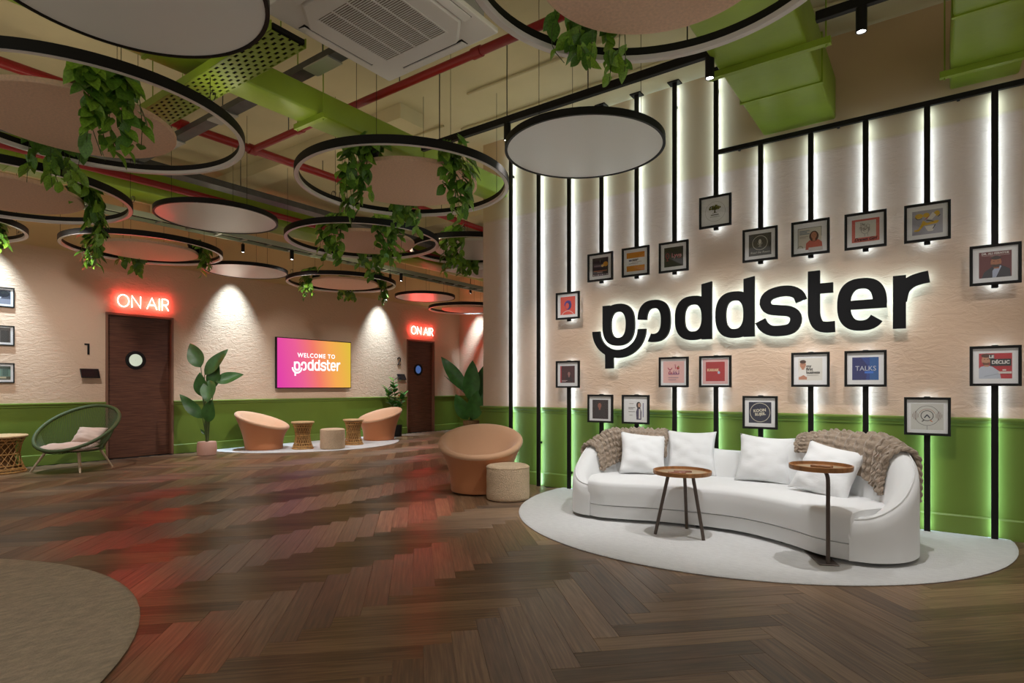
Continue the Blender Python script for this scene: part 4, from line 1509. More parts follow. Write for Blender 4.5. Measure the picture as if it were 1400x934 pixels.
# ------------------------------------------------------------------ rattan stools
def rattan_stool(label, loc, Re, Rw, h, z0=0.0):
    t = thing('rattan_stool', label, 'stool', (*loc, z0), 0, 'hourglass rattan stools')
    rad = lambda z: Rw + (Re - Rw) * abs((z - h * 0.5) / (h * 0.5)) ** 1.7
    MB().lathe([(Re * 0.9, h - 0.035), (Re + 0.012, h - 0.03), (Re + 0.020, h - 0.012), (Re + 0.012, h), (Re * 0.5, h + 0.002), (0.01, h + 0.002)], n=40).build('top', RATTOP, t, angle=60)
    wv = MB()
    N = 22
    for s in (1, -1):
        for k in range(N):
            pts = []
            for j in range(9):
                z = 0.10 * h + (h * 0.80) * j / 8
                a = 2 * PI * k / N + s * 1.05 * (j / 8 - 0.5)
                r = rad(z) + 0.003 * s
                pts.append((r * math.cos(a), r * math.sin(a), z))
            wv.tube(pts, 0.0048, 4, caps=False)
    for k in range(N * 2):
        a = 2 * PI * k / (N * 2)
        for za, zb in ((0.012, 0.11 * h), (0.89 * h, h - 0.03)):
            wv.tube([((rad(za)) * math.cos(a), rad(za) * math.sin(a), za), (rad(zb) * math.cos(a), rad(zb) * math.sin(a), zb)], 0.0048, 4, caps=False)
    o = wv.build('cane_lattice', WICKER, t)
    o['kind'] = 'stuff'
    for z, rr in ((0.012, 0.013), (0.045 * h + 0.02, 0.008), (0.115 * h, 0.009), (0.20 * h, 0.007), (0.5 * h, 0.007), (0.80 * h, 0.007), (0.885 * h, 0.009)):
        MB().tube([((rad(z) + 0.002) * math.cos(2 * PI * k / 40), (rad(z) + 0.002) * math.sin(2 * PI * k / 40), z) for k in range(40)], rr, 6, True).build('cane_hoop', WICKER, t)
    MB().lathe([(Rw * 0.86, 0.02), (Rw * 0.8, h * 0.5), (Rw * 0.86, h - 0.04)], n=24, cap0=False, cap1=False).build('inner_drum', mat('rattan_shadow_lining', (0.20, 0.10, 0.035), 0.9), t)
    return t


rattan_stool('hourglass rattan stool left of the far cream pouf', (-9.44, 6.46), 0.185, 0.125, 0.50, 0.0125)
rattan_stool('hourglass rattan stool right of the far cream pouf, before a bowl chair', (-9.32, 7.52), 0.185, 0.125, 0.50, 0.0125)
rattan_stool('wide hourglass rattan stool at the left edge beside the green corded chair', (-10.20, 2.28), 0.33, 0.255, 0.50)

# ------------------------------------------------------------------ green corded lounge chair
def cord_chair():
    c = Vector((-9.62, 3.00, 0))
    back = Vector((-0.66, 0.75, 0)).normalized()       # direction from front to back of the seat
    side = Vector((-back.y, back.x, 0))
    t = thing('cord_lounge_chair', 'round green corded lounge chair with blush cushions and pale wooden legs', 'chair', tuple(c))
    N = 64
    def rim(a):
        f, s = math.cos(a), math.sin(a)
        return back * (0.50 * f + 0.06) + side * (0.47 * s) + Vector((0, 0, 0.590 + 0.285 * f))
    def basep(a):
        f, s = math.cos(a), math.sin(a)
        return back * (0.33 * f + 0.0) + side * (0.31 * s) + Vector((0, 0, 0.285))
    R = [rim(2 * PI * k / N) for k in range(N)]
    B = [basep(2 * PI * k / N) for k in range(N)]
    MB().tube(R, 0.024, 10, True).build('rim', CORD, t)
    MB().tube(B, 0.014, 8, True).build('seat_ring', CORD, t)
    cords = MB()
    for k in range(N * 2):
        a = 2 * PI * k / (N * 2)
        p, q = rim(a), basep(a)
        mid = (p + q) / 2 + (q - p).cross(Vector((0, 0, 1))).normalized() * 0 + Vector((0, 0, -0.03))
        for dx in (0,):
            cords.tube([p, p.lerp(q, 0.5) + Vector((0, 0, -0.035)), q], 0.0042, 4, caps=False)
    o = cords.build('cords', CORD, t)
    o['kind'] = 'stuff'
    for k in range(-5, 6):
        y = k * 0.055
        hw = 0.33 * math.sqrt(max(0.02, 1 - (y / 0.31) ** 2))
        MB().tube([side * y - back * hw + Vector((0, 0, 0.285)), side * y + back * hw + Vector((0, 0, 0.285))], 0.005, 4).build('seat_cord', CORD, t)
    legs = [((-9.86, 2.565), (-0.24, -0.20)), ((-9.22, 2.93), (0.13, -0.24)), ((-10.02, 3.19), (-0.16, 0.17)), ((-9.62, 3.45), (0.18, 0.22))]
    for (fx, fy), _ in legs:
        ft = Vector((fx, fy, 0)) - c
        tp = ft * 0.62
        MB().tube([Vector((tp.x, tp.y, 0.30)), Vector((ft.x, ft.y, 0.0))], [0.019, 0.012], 10).build('leg', PALEW, t)
    # seat pad: puffy disc with tufts
    mb = MB()
    rows = []
    for r, z in ((0.0, .075), (.08, .08), (.16, .085), (.23, .085), (.29, .075), (.335, .05), (.345, .025), (.32, .005), (.2, 0), (.0, 0)):
        row = []
        for k in range(40):
            a = 2 * PI * k / 40
            d = 0.010 * math.sin(6 * a + r * 20) * (r / .34) if z > 0.01 else 0
            p = back * (max(r, 0.002) * math.cos(a) - 0.10) + side * (max(r, .002) * math.sin(a) * 0.98)
            row.append(p + Vector((0, 0, 0.292 + z + d)))
        rows.append(row)
    o = MB().grid(rows, closed_v=True).build('seat_pad', PINKC, None, angle=70)
    o.location = tuple(c)
    tag(o, 'blush round seat pad in the green corded chair', 'cushion')
    loc = c + back * 0.17 - side * 0.03 + Vector((0, 0, 0.372))
    cushion('scatter_cushion', 'blush cushion propped at the back of the green corded chair', 'cushion', tuple(loc), 0.40, 0.27, 0.15, math.atan2(back.x, back.y) * -1, R_(42), R_(3), PINKC, None, 9)


cord_chair()


# ------------------------------------------------------------------ leaves and potted plants
def leaf_mesh(name, L, W, m, heart=False, fold=0.18, droop=0.25, n=8, curl=0.0):
    """leaf lying along +y from its stalk, face up (+z)"""
    V, F = [], []
    for i in range(n + 1):
        v = i / n
        if heart:
            half = W / 2 * (math.sin(PI * min(1, v * 0.92 + 0.10)) ** 0.75) * (1.0 - 0.35 * v)
            y = L * v - (0.10 * L * (1 - v) if i == 0 else 0)
        else:
            half = W / 2 * max(0.03, math.sin(PI * min(1.0, v ** 0.8)) ** 0.8) if 0 < i < n else 0.004
            y = L * v
        if i == n:
            half = 0.0015
        z = -droop * L * v * v
        for s in (-1, -0.5, 0, 0.5, 1):
            yy = y - (0.12 * L * abs(s) * (1 - v) ** 3 if heart else 0)
            V.append((s * half, yy, z + fold * abs(s) * half - curl * half * s * s + 0.012 * L * math.sin(v * 9 + s * 2)))
    for i in range(n):
        for k in range(4):
            a = i * 5 + k
            F.append((a, a + 1, a + 6, a + 5))
    me = bpy.data.meshes.new(name)
    me.from_pydata(V, [], F)
    me.materials.append(m)
    me.polygons.foreach_set('use_smooth', [True] * len(me.polygons))
    me.update()
    return me


HEART = [leaf_mesh('heart_leaf', 1.0, 0.86, LEAF, True, n=6), leaf_mesh('heart_leaf', 1.0, 0.80, LEAF2, True, 0.30, 0.35, n=6), leaf_mesh('heart_leaf', 1.0, 0.9, LEAF, True, 0.08, 0.1, n=6)]


def orient(pos, direction, up, s):
    d = Vector(direction).normalized()
    u = Vector(up)
    x = d.cross(u)
    x = x.normalized() if x.length > 1e-6 else d.orthogonal().normalized()
    z = x.cross(d)
    return Matrix.Translation(pos) @ Matrix((x, d, z)).transposed().to_4x4() @ Matrix.Diagonal((s, s, s, 1))


def add_leaf(parent, me, mx, name='leaf'):
    o = bpy.data.objects.new(name, me)
    o.matrix_world = mx
    o.parent = parent
    COL.objects.link(o)
    return o


def trailing_plant(label, c, ang, r, z, drop, n_leaf, seed, single, size=0.085, spread=1.0):
    """pot on the rim of a hanging panel, vines spilling outwards and down"""
    R = random.Random(seed)
    px, py = c[0] + r * math.cos(ang), c[1] + r * math.sin(ang)
    t = thing('trailing_plant', label, 'hanging plant', (px, py, z), 0, 'trailing plants on the ceiling panels')
    MB().lathe([(0.055, 0), (0.062, 0.004), (0.078, 0.10), (0.084, 0.105), (0.084, 0.118), (0.074, 0.118), (0.070, 0.10), (0.01, 0.098)], n=20).build('pot', BLACKM, t)
    out = Vector((math.cos(ang), math.sin(ang), 0))
    sd = Vector((-out.y, out.x, 0))
    fol, stems = MB(), MB()
    nv = 9 if single else 6
    places = []
    for k in range(nv):
        lat = (k / (nv - 1) - 0.5) * 0.30 * spread + R.uniform(-.03, .03)
        dp = drop * R.uniform(0.35, 1.0)
        o = R.uniform(0.09, 0.17)
        pts = resample(catmull([(0, 0, 0.10), tuple(out * 0.05 + sd * lat * 0.5 + Vector((0, 0, 0.17))), tuple(out * o + sd * lat + Vector((0, 0, 0.09))),
                                tuple(out * (o + .03) + sd * (lat + R.uniform(-.03, .03)) + Vector((0, 0, -dp * .45))), tuple(out * (o + R.uniform(-.02, .04)) + sd * (lat + R.uniform(-.06, .06)) + Vector((0, 0, -dp)))], 60), 16)
        stems.tube(pts, 0.0025, 4)
        for q in range(3, 17):
            places.append((pts[q], q / 16))
    for k in range(int(n_leaf * 0.35)):       # crown over the pot
        a = R.uniform(0, 2 * PI)
        places.append((Vector((0.10 * math.cos(a), 0.10 * math.sin(a), R.uniform(0.08, 0.22))) + out * 0.03, 0.1))
    R.shuffle(places)
    places = places[:int(n_leaf * 1.6)]
    for p, f in places:
        a = R.uniform(0, 2 * PI)
        d = out * (0.7 * math.cos(a) + 0.5) + sd * math.sin(a) + Vector((0, 0, -0.9 + R.uniform(-.4, .9) * (1 - f)))
        up = out * R.uniform(0.3, 1) + sd * R.uniform(-.6, .6) + Vector((0, 0, R.uniform(0.4, 1.0)))
        s = size * 1.4 * R.uniform(0.75, 1.25) * (1.05 - 0.4 * f)
        me = HEART[1] if R.random() < 0.25 + 0.35 * f else R.choice((HEART[0], HEART[2]))
        mx = orient(p, d, up, s)
        if single:
            add_leaf(t, me, mx)
        else:
            fol.add([mx @ v.co for v in me.vertices], [tuple(q.vertices) for q in me.polygons], me.materials[0])
    stems.build('vine_stems', STEMM, t)['kind'] = 'stuff'
    if not single:
        fol.build('foliage', None, t, fixn=False, angle=80)['kind'] = 'stuff'
    return t


# ------------------------------------------------------------------ ceiling: rings, discs
RING_Z = 3.065


def cables(t, R, n, a0, z, lab='cable'):
    for k in range(n):
        a = a0 + 2 * PI * k / n
        MB().cyl((R * math.cos(a), R * math.sin(a), 0.05), (R * math.cos(a), R * math.sin(a), CEIL - z), 0.0022, n=5).build(lab, BLACK, t)


def hanging_ring(label, c, R, z=RING_Z, a0=0.4):
    """black ring lamp with a pale diffuser on its inner lower edge"""
    t = thing('ring_lamp', label, 'ring lamp', (c[0], c[1], z), 0, 'black ring lamps under the ceiling')
    n = 96
    prof = [(R, 0.0), (R, 0.07), (R - 0.04, 0.07), (R - 0.04, 0.022), (R - 0.034, 0.0)]
    MB().grid([[(r * math.cos(2 * PI * k / n), r * math.sin(2 * PI * k / n), h) for r, h in prof] for k in range(n)], closed_u=True, closed_v=True).build('ring', BLACK, t, angle=30)
    pd = [(R - 0.004, -0.0006), (R - 0.003, -0.003), (R - 0.036, -0.003), (R - 0.0425, 0.006), (R - 0.0425, 0.024), (R - 0.0405, 0.024)]
    MB().grid([[(r * math.cos(2 * PI * k / n), r * math.sin(2 * PI * k / n), h) for r, h in pd] for k in range(n)], closed_u=True).build('diffuser', DIFF, t, angle=40)
    pu = [(R - 0.010, 0.0702), (R - 0.030, 0.0703)]
    MB().grid([[(r * math.cos(2 * PI * k / n), r * math.sin(2 * PI * k / n), h) for r, h in pu] for k in range(n)], closed_u=True).build('added_glow_strip', CEIL_FILL, t, angle=40)  # unseen emissive strip added to throw light on the ceiling
    cables(t, R - 0.02, 3, a0, z)
    loop = [(R * math.cos(a0) - 0.02 + 0.03 * math.cos(q), R * math.sin(a0) + 0.012 * q * 0.2, 0.11 + 0.03 * math.sin(q)) for q in [2 * PI * k / 14 for k in range(20)]]
    MB().tube(loop, 0.003, 5).build('cable_loop', BLACK, t)
    return t


def felt_panel(label, c, R, z, m=FELT, a0=0.2):
    t = thing('acoustic_panel', label, 'ceiling panel', (c[0], c[1], z), 0, 'round felt panels inside the ring lamps')
    MB().lathe([(R - 0.006, 0), (R, 0.005), (R, 0.035), (R - 0.006, 0.04)], n=72).build('panel', m, t, angle=30)
    cables(t, R * 0.8, 3, a0, z)
    return t


def white_disc(label, c, R=0.645, z=3.075, a0=0.2):
    t = thing('disc_lamp', label, 'disc lamp', (c[0], c[1], z), 0, 'white disc lamps with black rims')
    n = 80
    prof = [(R, 0.0), (R, 0.055), (R - 0.02, 0.055), (R - 0.022, 0.002), (R - 0.018, 0.0)]
    MB().grid([[(r * math.cos(2 * PI * k / n), r * math.sin(2 * PI * k / n), h) for r, h in prof] for k in range(n)], closed_u=True, closed_v=True).build('rim', BLACK, t, angle=30)
    MB().lathe([(R - 0.021, 0.006), (R - 0.021, 0.045)], n=80).build('fabric', DISCW, t, angle=30)
    cables(t, R * 0.72, 3, a0, z)
    MB().lathe([(0.05, 0.045), (0.05, 0.075), (0.01, 0.08)], n=16).build('canopy', BLACK, t)
    return t


RINGS = dict(R1=((-4.99, 1.68), 1.0, 3.065, 'ring lamp at the upper left, under the perforated green tray'),
             R2=((-7.12, 1.65), 1.03, 2.965, 'ring lamp at the left edge, second from the top'),
             R3=((-9.58, 1.50), 0.95, 3.065, 'ring lamp at the left edge over the framed photos'),
             R4=((-9.04, 3.65), 0.985, 3.065, 'ring lamp hanging over the nearer dark door'),
             R5=((-4.109, 3.923), 0.995, 3.065, 'largest full ring lamp left of the feature wall'),
             R6=((-6.175, 5.153), 0.995, 3.065, 'middle ring lamp below the largest full ring'),
             R7=((-8.984, 6.986), 0.985, 3.065, 'small-looking ring lamp over the wall screen'),
             R8=((-5.62, 6.72), 0.91, 3.165, 'ring lamp half hidden behind the feature wall end'),
             R9=((-9.45, 11.13), 0.95, 3.065, 'ring lamp over the far dark door'),
             R10=((-1.00, 2.47), 0.88, 3.065, 'ring lamp cut by the top edge, right of the air conditioner'))
INNER = dict(R1=(-5.12, 1.61), R2=(-7.2, 1.66), R3=(-9.62, 1.48), R4=(-9.12, 3.72), R5=(-4.076, 3.967), R6=(-6.198, 5.22), R7=(-9.04, 7.06), R8=(-5.54, 6.77), R9=(-9.5, 11.2), R10=(-1.02, 2.53))
for i, (k, (c, R, z, lab)) in enumerate(RINGS.items()):
    hanging_ring('black ' + lab, c, R, z, 0.4 + i * 0.7)
    felt_panel(('pale' if k in ('R8',) else 'beige') + ' felt disc inside the ' + lab.replace('ring lamp', 'ring', 1), INNER[k], 0.56 if k == 'R10' else 0.635, z + 0.012, DISCW if k == 'R8' else FELT, 0.2 + i)
for lab, c in (('white disc lamp at the top left corner', (-3.136, 1.171)), ('white disc lamp in front of the feature wall light bars', (-2.325, 4.205)), ('white disc lamp between the two largest ring groups, left of the middle', (-6.695, 3.466)),
               ('white disc lamp between the nearer door and the screen', (-9.365, 5.339)), ('smallest white disc lamp, between the screen and the far door', (-8.95, 9.146))):
    white_disc(lab, c)

VINES = [('R1', -4, .50, 74, 1, 'right of the upper left ring', .105, 1.1), ('R1', 175, .36, 40, 1, 'at the far side of the upper left ring', .10, 1.0),
         ('R2', 66, .62, 74, 1, 'at the right of the second ring on the left edge', .11, 1.2), ('R3', 59, .42, 46, 1, 'on the ring over the framed photos', .11, 1.1),
         ('R4', -89, .40, 44, 1, 'at the left of the ring over the nearer door', .10, .9), ('R4', 176, .25, 40, 0, 'behind the ring over the nearer door', .10, .9), ('R4', 60, .32, 44, 0, 'at the right of the ring over the nearer door', .10, .9),
         ('R5', -81, .62, 66, 1, 'at the left of the largest full ring', .095, .9), ('R5', -9, .52, 70, 1, 'at the right of the largest full ring', .095, .9), ('R5', 140, .30, 46, 1, 'at the far side of the largest full ring', .095, .9),
         ('R6', -19, .50, 60, 1, 'at the right of the middle ring', .095, .9), ('R6', -75, .55, 56, 1, 'at the left of the middle ring', .095, .9), ('R6', 136, .42, 50, 0, 'at the far side of the middle ring', .095, .9),
         ('R7', -95, .45, 56, 0, 'at the left of the ring over the screen', .10, .9), ('R7', 137, .28, 40, 0, 'at the far side of the ring over the screen', .10, 1.0), ('R7', 44, .45, 50, 0, 'at the right of the ring over the screen', .10, .8),
         ('R8', -80, .50, 56, 0, 'at the left of the half hidden ring', .10, .8), ('R8', 140, .35, 50, 0, 'at the far side of the half hidden ring', .10, 1.0),
         ('R10', 144, .26, 50, 1, 'on the ring cut by the top edge', .085, 1.3)]
for i, (k, a, dp, nl, single, lab, size, spread) in enumerate(VINES):
    c = INNER[k]
    Rr = (0.56 if k == 'R10' else 0.635)
    trailing_plant('leafy trailing plant ' + lab, c, math.radians(a), Rr - 0.06, RINGS[k][2] + 0.052, dp, nl, 20 + i, bool(single), size, spread)


# ------------------------------------------------------------------ ceiling: ducts, pipes, trays, air conditioners, tracks
def duct(name, label, x0, x1, y0, y1, z0, z1, seams, m=DUCT):
    t = thing(name, label, 'air duct', (0, 0, 0), 0, 'green air ducts')
    MB().rbox(x0, x1, y0, y1, z0, z1, 0.018, 2, m).build('duct_body', m, t, smooth=True, angle=50)
    for y in seams:
        f = MB()
        for (a, b, c, d) in ((x0 - .008, x1 + .008, z0 - .008, z0 + .004), (x0 - .008, x1 + .008, z1 - .004, z1 + .008), (x0 - .008, x0 + .004, z0, z1), (x1 - .004, x1 + .008, z0, z1)):
            f.box(a, b, y - 0.012, y + 0.012, c, d)
        f.build('flange', m, t, smooth=False)
    return t


def trapeze(t, x0, x1, y, z, m=DUCT):
    MB().box(x0, x1, y - 0.022, y + 0.022, z - 0.045, z).build('hanger_strut', m, t, smooth=False)
    for x in (x0 + 0.03, x1 - 0.03):
        MB().cyl((x, y, z - 0.06), (x, y, CEIL), 0.005, n=6).build('hanger_rod', m, t)


d1 = duct('air_duct', 'long green duct running from the top left to the feature wall', -4.49, -4.215, -1.5, 5.72, 3.45, 3.66, (0.6, 1.8, 4.3))
trapeze(d1, -4.56, -4.14, 3.05, 3.45)
trapeze(d1, -4.56, -4.14, 0.9, 3.45)
d2 = duct('air_duct', 'wide green duct entering the feature wall above the rail', -1.285, -0.70, 1.2, 5.72, 3.455, 3.82, (4.95,))
trapeze(d2, -1.36, -0.56, 4.35, 3.455)
d3 = duct('air_duct', 'green duct entering the feature wall at the top right corner', 0.085, 0.50, 1.2, 5.72, 3.47, 3.86, (4.6,))
trapeze(d3, 0.02, 0.58, 5.36, 3.47)
d4 = duct('air_duct', 'far green duct running over the dark doors', -8.62, -8.14, -1.5, 12.15, 3.62, 3.92, (2, 5, 8))


def pipe(name, label, pts, r, m, cat='pipe', group=None, joints=()):
    t = thing(name, label, cat, (0, 0, 0), 0, group)
    MB().tube(pts, r, 12).build('pipe_run', m, t)
    for p, ax in joints:
        v = Vector(ax) * 0.045
        MB().cyl(Vector(p) - v, Vector(p) + v, r * 1.25, n=12).build('coupling', m, t)
    return t


ZP = 3.85
p = pipe('sprinkler_pipe', 'red sprinkler pipe crossing beside the air conditioner', [(-6.3, 3.66, ZP), (3.0, 3.66, ZP)], 0.036, RED, group='red sprinkler pipes', joints=(((-5.4, 3.66, ZP), (1, 0, 0)), ((-3.0, 3.66, ZP), (1, 0, 0)), ((-1.2, 3.66, ZP), (1, 0, 0))))
for x in (-5.6, -3.9, -2.1, -0.4):
    MB().cyl((x, 3.66, ZP + 0.03), (x, 3.66, CEIL), 0.005, n=6).build('hanger_rod', GREY, p)
p = pipe('sprinkler_pipe', 'long red sprinkler pipe running behind the ring lamps', [(-6.3, -1.5, ZP), (-6.3, 12.1, ZP)], 0.046, RED, group='red sprinkler pipes', joints=(((-6.3, 3.66, ZP), (0, 1, 0)), ((-6.3, 2.9, ZP), (0, 1, 0)), ((-6.3, 6.2, ZP), (0, 1, 0))))
for y in (0.6, 2.4, 4.6, 6.8, 9):
    MB().cyl((-6.3, y, ZP + 0.04), (-6.3, y, CEIL), 0.005, n=6).build('hanger_rod', GREY, p)
pipe('sprinkler_pipe', 'far red sprinkler pipe above the nearer door', [(-7.95, -1.5, 3.70), (-7.95, 12.1, 3.70)], 0.045, RED, group='red sprinkler pipes')
# grey trunking with shiny clips
t = thing('cable_trunking', 'dark grey trunking crossing below the ceiling behind the green duct', 'trunking', (0, 0, 0))
MB().box(-7.4, -3.6, 2.86, 2.98, 3.74, 3.80).build('trunk', GREY, t, smooth=False)
for x in (-6.6, -5.55, -4.85, -4.0):
    MB().box(x - 0.16, x + 0.16, 2.85, 2.99, 3.728, 3.74).build('clip_plate', STEEL, t, smooth=False)
    MB().cyl((x, 2.92, 3.8), (x, 2.92, CEIL), 0.005, n=6).build('hanger_rod', GREY, t)
t = thing('cable_trunking', 'long dark grey trunking running above the small disc lamps', 'trunking', (0, 0, 0))
MB().box(-7.62, -7.42, -1.5, 12.1, 3.72, 3.80).build('trunk', GREY, t, smooth=False)
for y in (1, 2.6, 4.2, 5.8, 7.4):
    MB().cyl((-7.52, y, 3.8), (-7.52, y, CEIL), 0.005, n=6).build('hanger_rod', GREY, t)
t = thing('cable_ladder', 'pale steel cable ladder with lamps running along the left wall', 'cable tray', (0, 0, 0))
for x in (-8.60, -8.36):
    MB().box(x - 0.012, x + 0.012, -1.5, 12.1, 3.36, 3.43).build('side_rail', mat('pale_green_rail', (0.42, 0.45, 0.32), 0.45), t, smooth=False)
k = -1.2
while k < 12:
    MB().box(-8.60, -8.36, k - 0.015, k + 0.015, 3.37, 3.39).build('rung', STEEL, t, smooth=False)
    k += 0.4
for x, r in ((-8.53, .014), (-8.49, .01), (-8.44, .012)):
    MB().cyl((x, -1.5, 3.402), (x, 12.1, 3.402), r, n=6).build('cable', BLACKM, t)


# perforated tray seen from below: strips with real slots
def perforated_tray():
    t = thing('perforated_cable_tray', 'green perforated cable tray at the upper left', 'cable tray', (0, 0, 0))
    x0, x1, y0, y1, z = -5.10, -3.24, 2.00, 2.24, 3.30
    mb = MB()
    nx, ny = 92, 14
    dx, dy = (x1 - x0) / nx, (y1 - y0) / ny
    V = {}
    for i in range(nx):
        for j in range(ny):
            slot = (j % 2 == 1) and ((i + (j // 2) * 2) % 4 in (1, 2))
            if slot:
                continue
            xa, xb, ya, yb = x0 + i * dx, x0 + (i + 1) * dx, y0 + j * dy, y0 + (j + 1) * dy
            mb.add([(xa, ya, z), (xb, ya, z), (xb, yb, z), (xa, yb, z), (xa, ya, z + .003), (xb, ya, z + .003), (xb, yb, z + .003), (xa, yb, z + .003)], [(0, 3, 2, 1), (4, 5, 6, 7), (0, 1, 5, 4), (1, 2, 6, 5), (2, 3, 7, 6), (3, 0, 4, 7)])
    mb.build('perforated_base', DUCT, t, smooth=False)['kind'] = 'stuff'
    MB().box(x0, x1, y0 + 0.01, y1 - 0.01, z + 0.02, z + 0.05).build('dark_slot_plate', BLACKM, t, smooth=False)  # dark plate added above the base so the slots look shaded
    for y in (y0, y1):
        MB().box(x0, x1, y - 0.003, y + 0.003, z, z + 0.06).build('side_flange', DUCT, t, smooth=False)
    for x in (-4.85, -3.5):
        for y in (y0 + .01, y1 - .01):
            MB().cyl((x, y, z), (x, y, CEIL), 0.004, n=6).build('hanger_rod', DUCT, t)


perforated_tray()


def cassette(label, cx, cy, z):
    """four-way ceiling cassette seen from below"""
    t = thing('ceiling_cassette', label, 'air conditioner', (cx, cy, z), 0, 'ceiling cassettes')
    h = 0.495
    MB().rbox(-h, h, -h, h, 0, 0.035, 0.010, 2).build('panel', WHITEP, t, smooth=False)
    MB().box(-0.43, 0.43, -0.43, 0.43, 0.035, 0.32).build('housing', mat('cassette_housing', (0.35, 0.35, 0.34), 0.6), t, smooth=False)
    # octagonal raised centre
    r = 0.405
    c = 0.16
    oct_ = [(r, -r + c), (r, r - c), (r - c, r), (-r + c, r), (-r, r - c), (-r, -r + c), (-r + c, -r), (r - c, -r)]
    V = [(a, b, 0.0) for a, b in oct_] + [(a * .96, b * .96, -0.022) for a, b in oct_]
    MB().add(V, [(i, (i + 1) % 8, 8 + (i + 1) % 8, 8 + i) for i in range(8)] + [tuple(range(8, 16))]).build('centre_panel', WHITEP, t, smooth=False)
    gm = mat('grille_recess', (0.16, 0.11, 0.07), 0.8)
    MB().box(-0.27, 0.27, -0.27, 0.27, -0.0225, -0.0222).build('grille_recess', gm, t, smooth=False)
    for k in range(34):
        y = -0.262 + k * 0.0159
        MB().box(-0.27, 0.27, y - 0.0030, y + 0.0030, -0.0265, -0.0226).build('grille_slat', WHITEP, t, smooth=False)
    for x in (-0.27, -0.135, 0, 0.135, 0.27):
        MB().box(x - 0.005, x + 0.005, -0.272, 0.272, -0.0275, -0.0226).build('grille_bar', WHITEP, t, smooth=False)
    for k in range(4):
        mx = Matrix.Rotation(k * PI / 2, 4, 'Z')
        MB().box(-0.27, 0.27, 0.405, 0.465, -0.002, 0.0005, mx=mx).build('outlet_slot', mat('outlet_dark', (0.02, 0.02, 0.02), 0.7), t, smooth=False)
        MB().rbox(-0.265, 0.265, -0.027, 0.027, -0.006, 0.004, 0.003, 1, mx=mx @ Matrix.Translation((0, 0.437, -0.008)) @ Matrix.Rotation(0.18, 4, 'X')).build('louvre', WHITEP, t, smooth=False)
    for sx in (-1, 1):
        for sy in (-1, 1):
            MB().cyl((sx * .4, sy * .4, 0.3), (sx * .4, sy * .4, CEIL - z), 0.006, n=6).build('hanger_rod', GREY, t)


cassette('white four-way air conditioner cassette at the top of the picture', -2.70, 2.405, 3.35)
cassette('white air conditioner cassette far back beside the feature wall end', -7.05, 8.75, 3.35)


def track(label, x0, x1, y, z, lamps, axis='x'):
    t = thing('lamp_track', label, 'lamp track', (0, 0, 0), 0, 'black lamp tracks')
    if axis == 'x':
        MB().rbox(x0, x1, y - 0.022, y + 0.022, z, z + 0.06, 0.003, 1).build('track', BLACK, t, smooth=False)
        ends = [(x0 + (x1 - x0) * f, y) for f in (0.08, 0.36, 0.64, 0.92)]
    else:
        MB().rbox(y - 0.022, y + 0.022, x0, x1, z, z + 0.06, 0.003, 1).build('track', BLACK, t, smooth=False)
        ends = [(y, x0 + (x1 - x0) * f) for f in (0.08, 0.36, 0.64, 0.92)]
    for a, b in ends:
        MB().cyl((a, b, z + 0.06), (a, b, CEIL), 0.005, n=6).build('hanger_rod', BLACK, t)


def spot_lamp(label, loc, target, power, angle=75, blend=0.7, h=0.15, color=(1, 0.985, 0.98), radius=0.035):
    """black cylinder lamp with its own light"""
    t = thing('spot_lamp', label, 'spot lamp', loc, 0, 'black cylinder spot lamps')
    MB().lathe([(0.024, -h + 0.012), (0.024, -h), (0.031, -h), (0.031, -0.004), (0.024, 0)], n=20, cap0=False).build('cylinder', BLACK, t)
    MB().lathe([(0.0238, -h + 0.006), (0.001, -h + 0.0065)], n=20, cap0=False).build('lens', LAMPF, t)
    l = spot('spot_light', (loc[0], loc[1], loc[2] - h - 0.012), target, power, angle, blend, color, radius)
    return t


TY, TZ = 4.15, 3.47
track('black lamp track over the sofa, in front of the light bars', -4.1, -1.22, TY, TZ, None)
track('short black lamp track at the top edge, right of the wide duct', -0.62, 2.6, TY, TZ, None)
for lab, x, tgt, pw in (('black cylinder spot lamp at the left end of the sofa track', -3.06, (-3.2, 5.15, 0.6), 145), ('black cylinder spot lamp beside the wide green duct', -1.29, (-1.8, 5.15, 0.7), 150),
                        ('black cylinder spot lamp on the short track at the top edge', -0.37, (-0.7, 5.15, 0.7), 130), ('black cylinder spot lamp on the short track beyond the right edge', 0.9, (0.3, 5.3, 0.7), 45)):
    spot_lamp(lab, (x, TY, TZ), tgt, pw, 80, 0.7)
# wall washers along the left wall and the end wall
for lab, loc, tgt, pw in (('black cylinder spot lamp over the framed photos', (-10.22, 2.30, 3.75), (-10.60, 2.30, 1.5), 520), ('black cylinder spot lamp between the nearer door and the screen', (-10.22, 5.75, 3.75), (-10.60, 5.75, 1.5), 560),
                          ('black cylinder spot lamp between the screen and the far door', (-10.22, 9.30, 3.75), (-10.60, 9.3, 1.5), 560), ('black cylinder spot lamp lighting the end wall', (-9.9, 11.80, 3.75), (-9.95, 12.18, 1.5), 420)):
    t = spot_lamp(lab, loc, tgt, pw, 56, 1.0, color=(0.62, 0.84, 1.0))
    MB().cyl((0, 0, 0), (0, 0, CEIL - loc[2]), 0.008, n=8).build('stem', BLACK, t)
# lamps on the cable ladder, further ones added as general light for the left side
for lab, loc, tgt, pw in (('black cylinder spot lamp on the ladder near the nearer door', (-8.48, 2.40, 3.37), (-9.8, 2.9, 0.6), 110), ('added black cylinder spot lamp on the ladder over the screen seats', (-8.48, 5.60, 3.37), (-9.4, 6.4, 0), 120),
                          ('added black cylinder spot lamp on the ladder before the far door', (-8.48, 8.00, 3.37), (-9.2, 8.5, 0), 110)):
    spot_lamp(lab, loc, tgt, pw * 1.8, 125, 0.9)


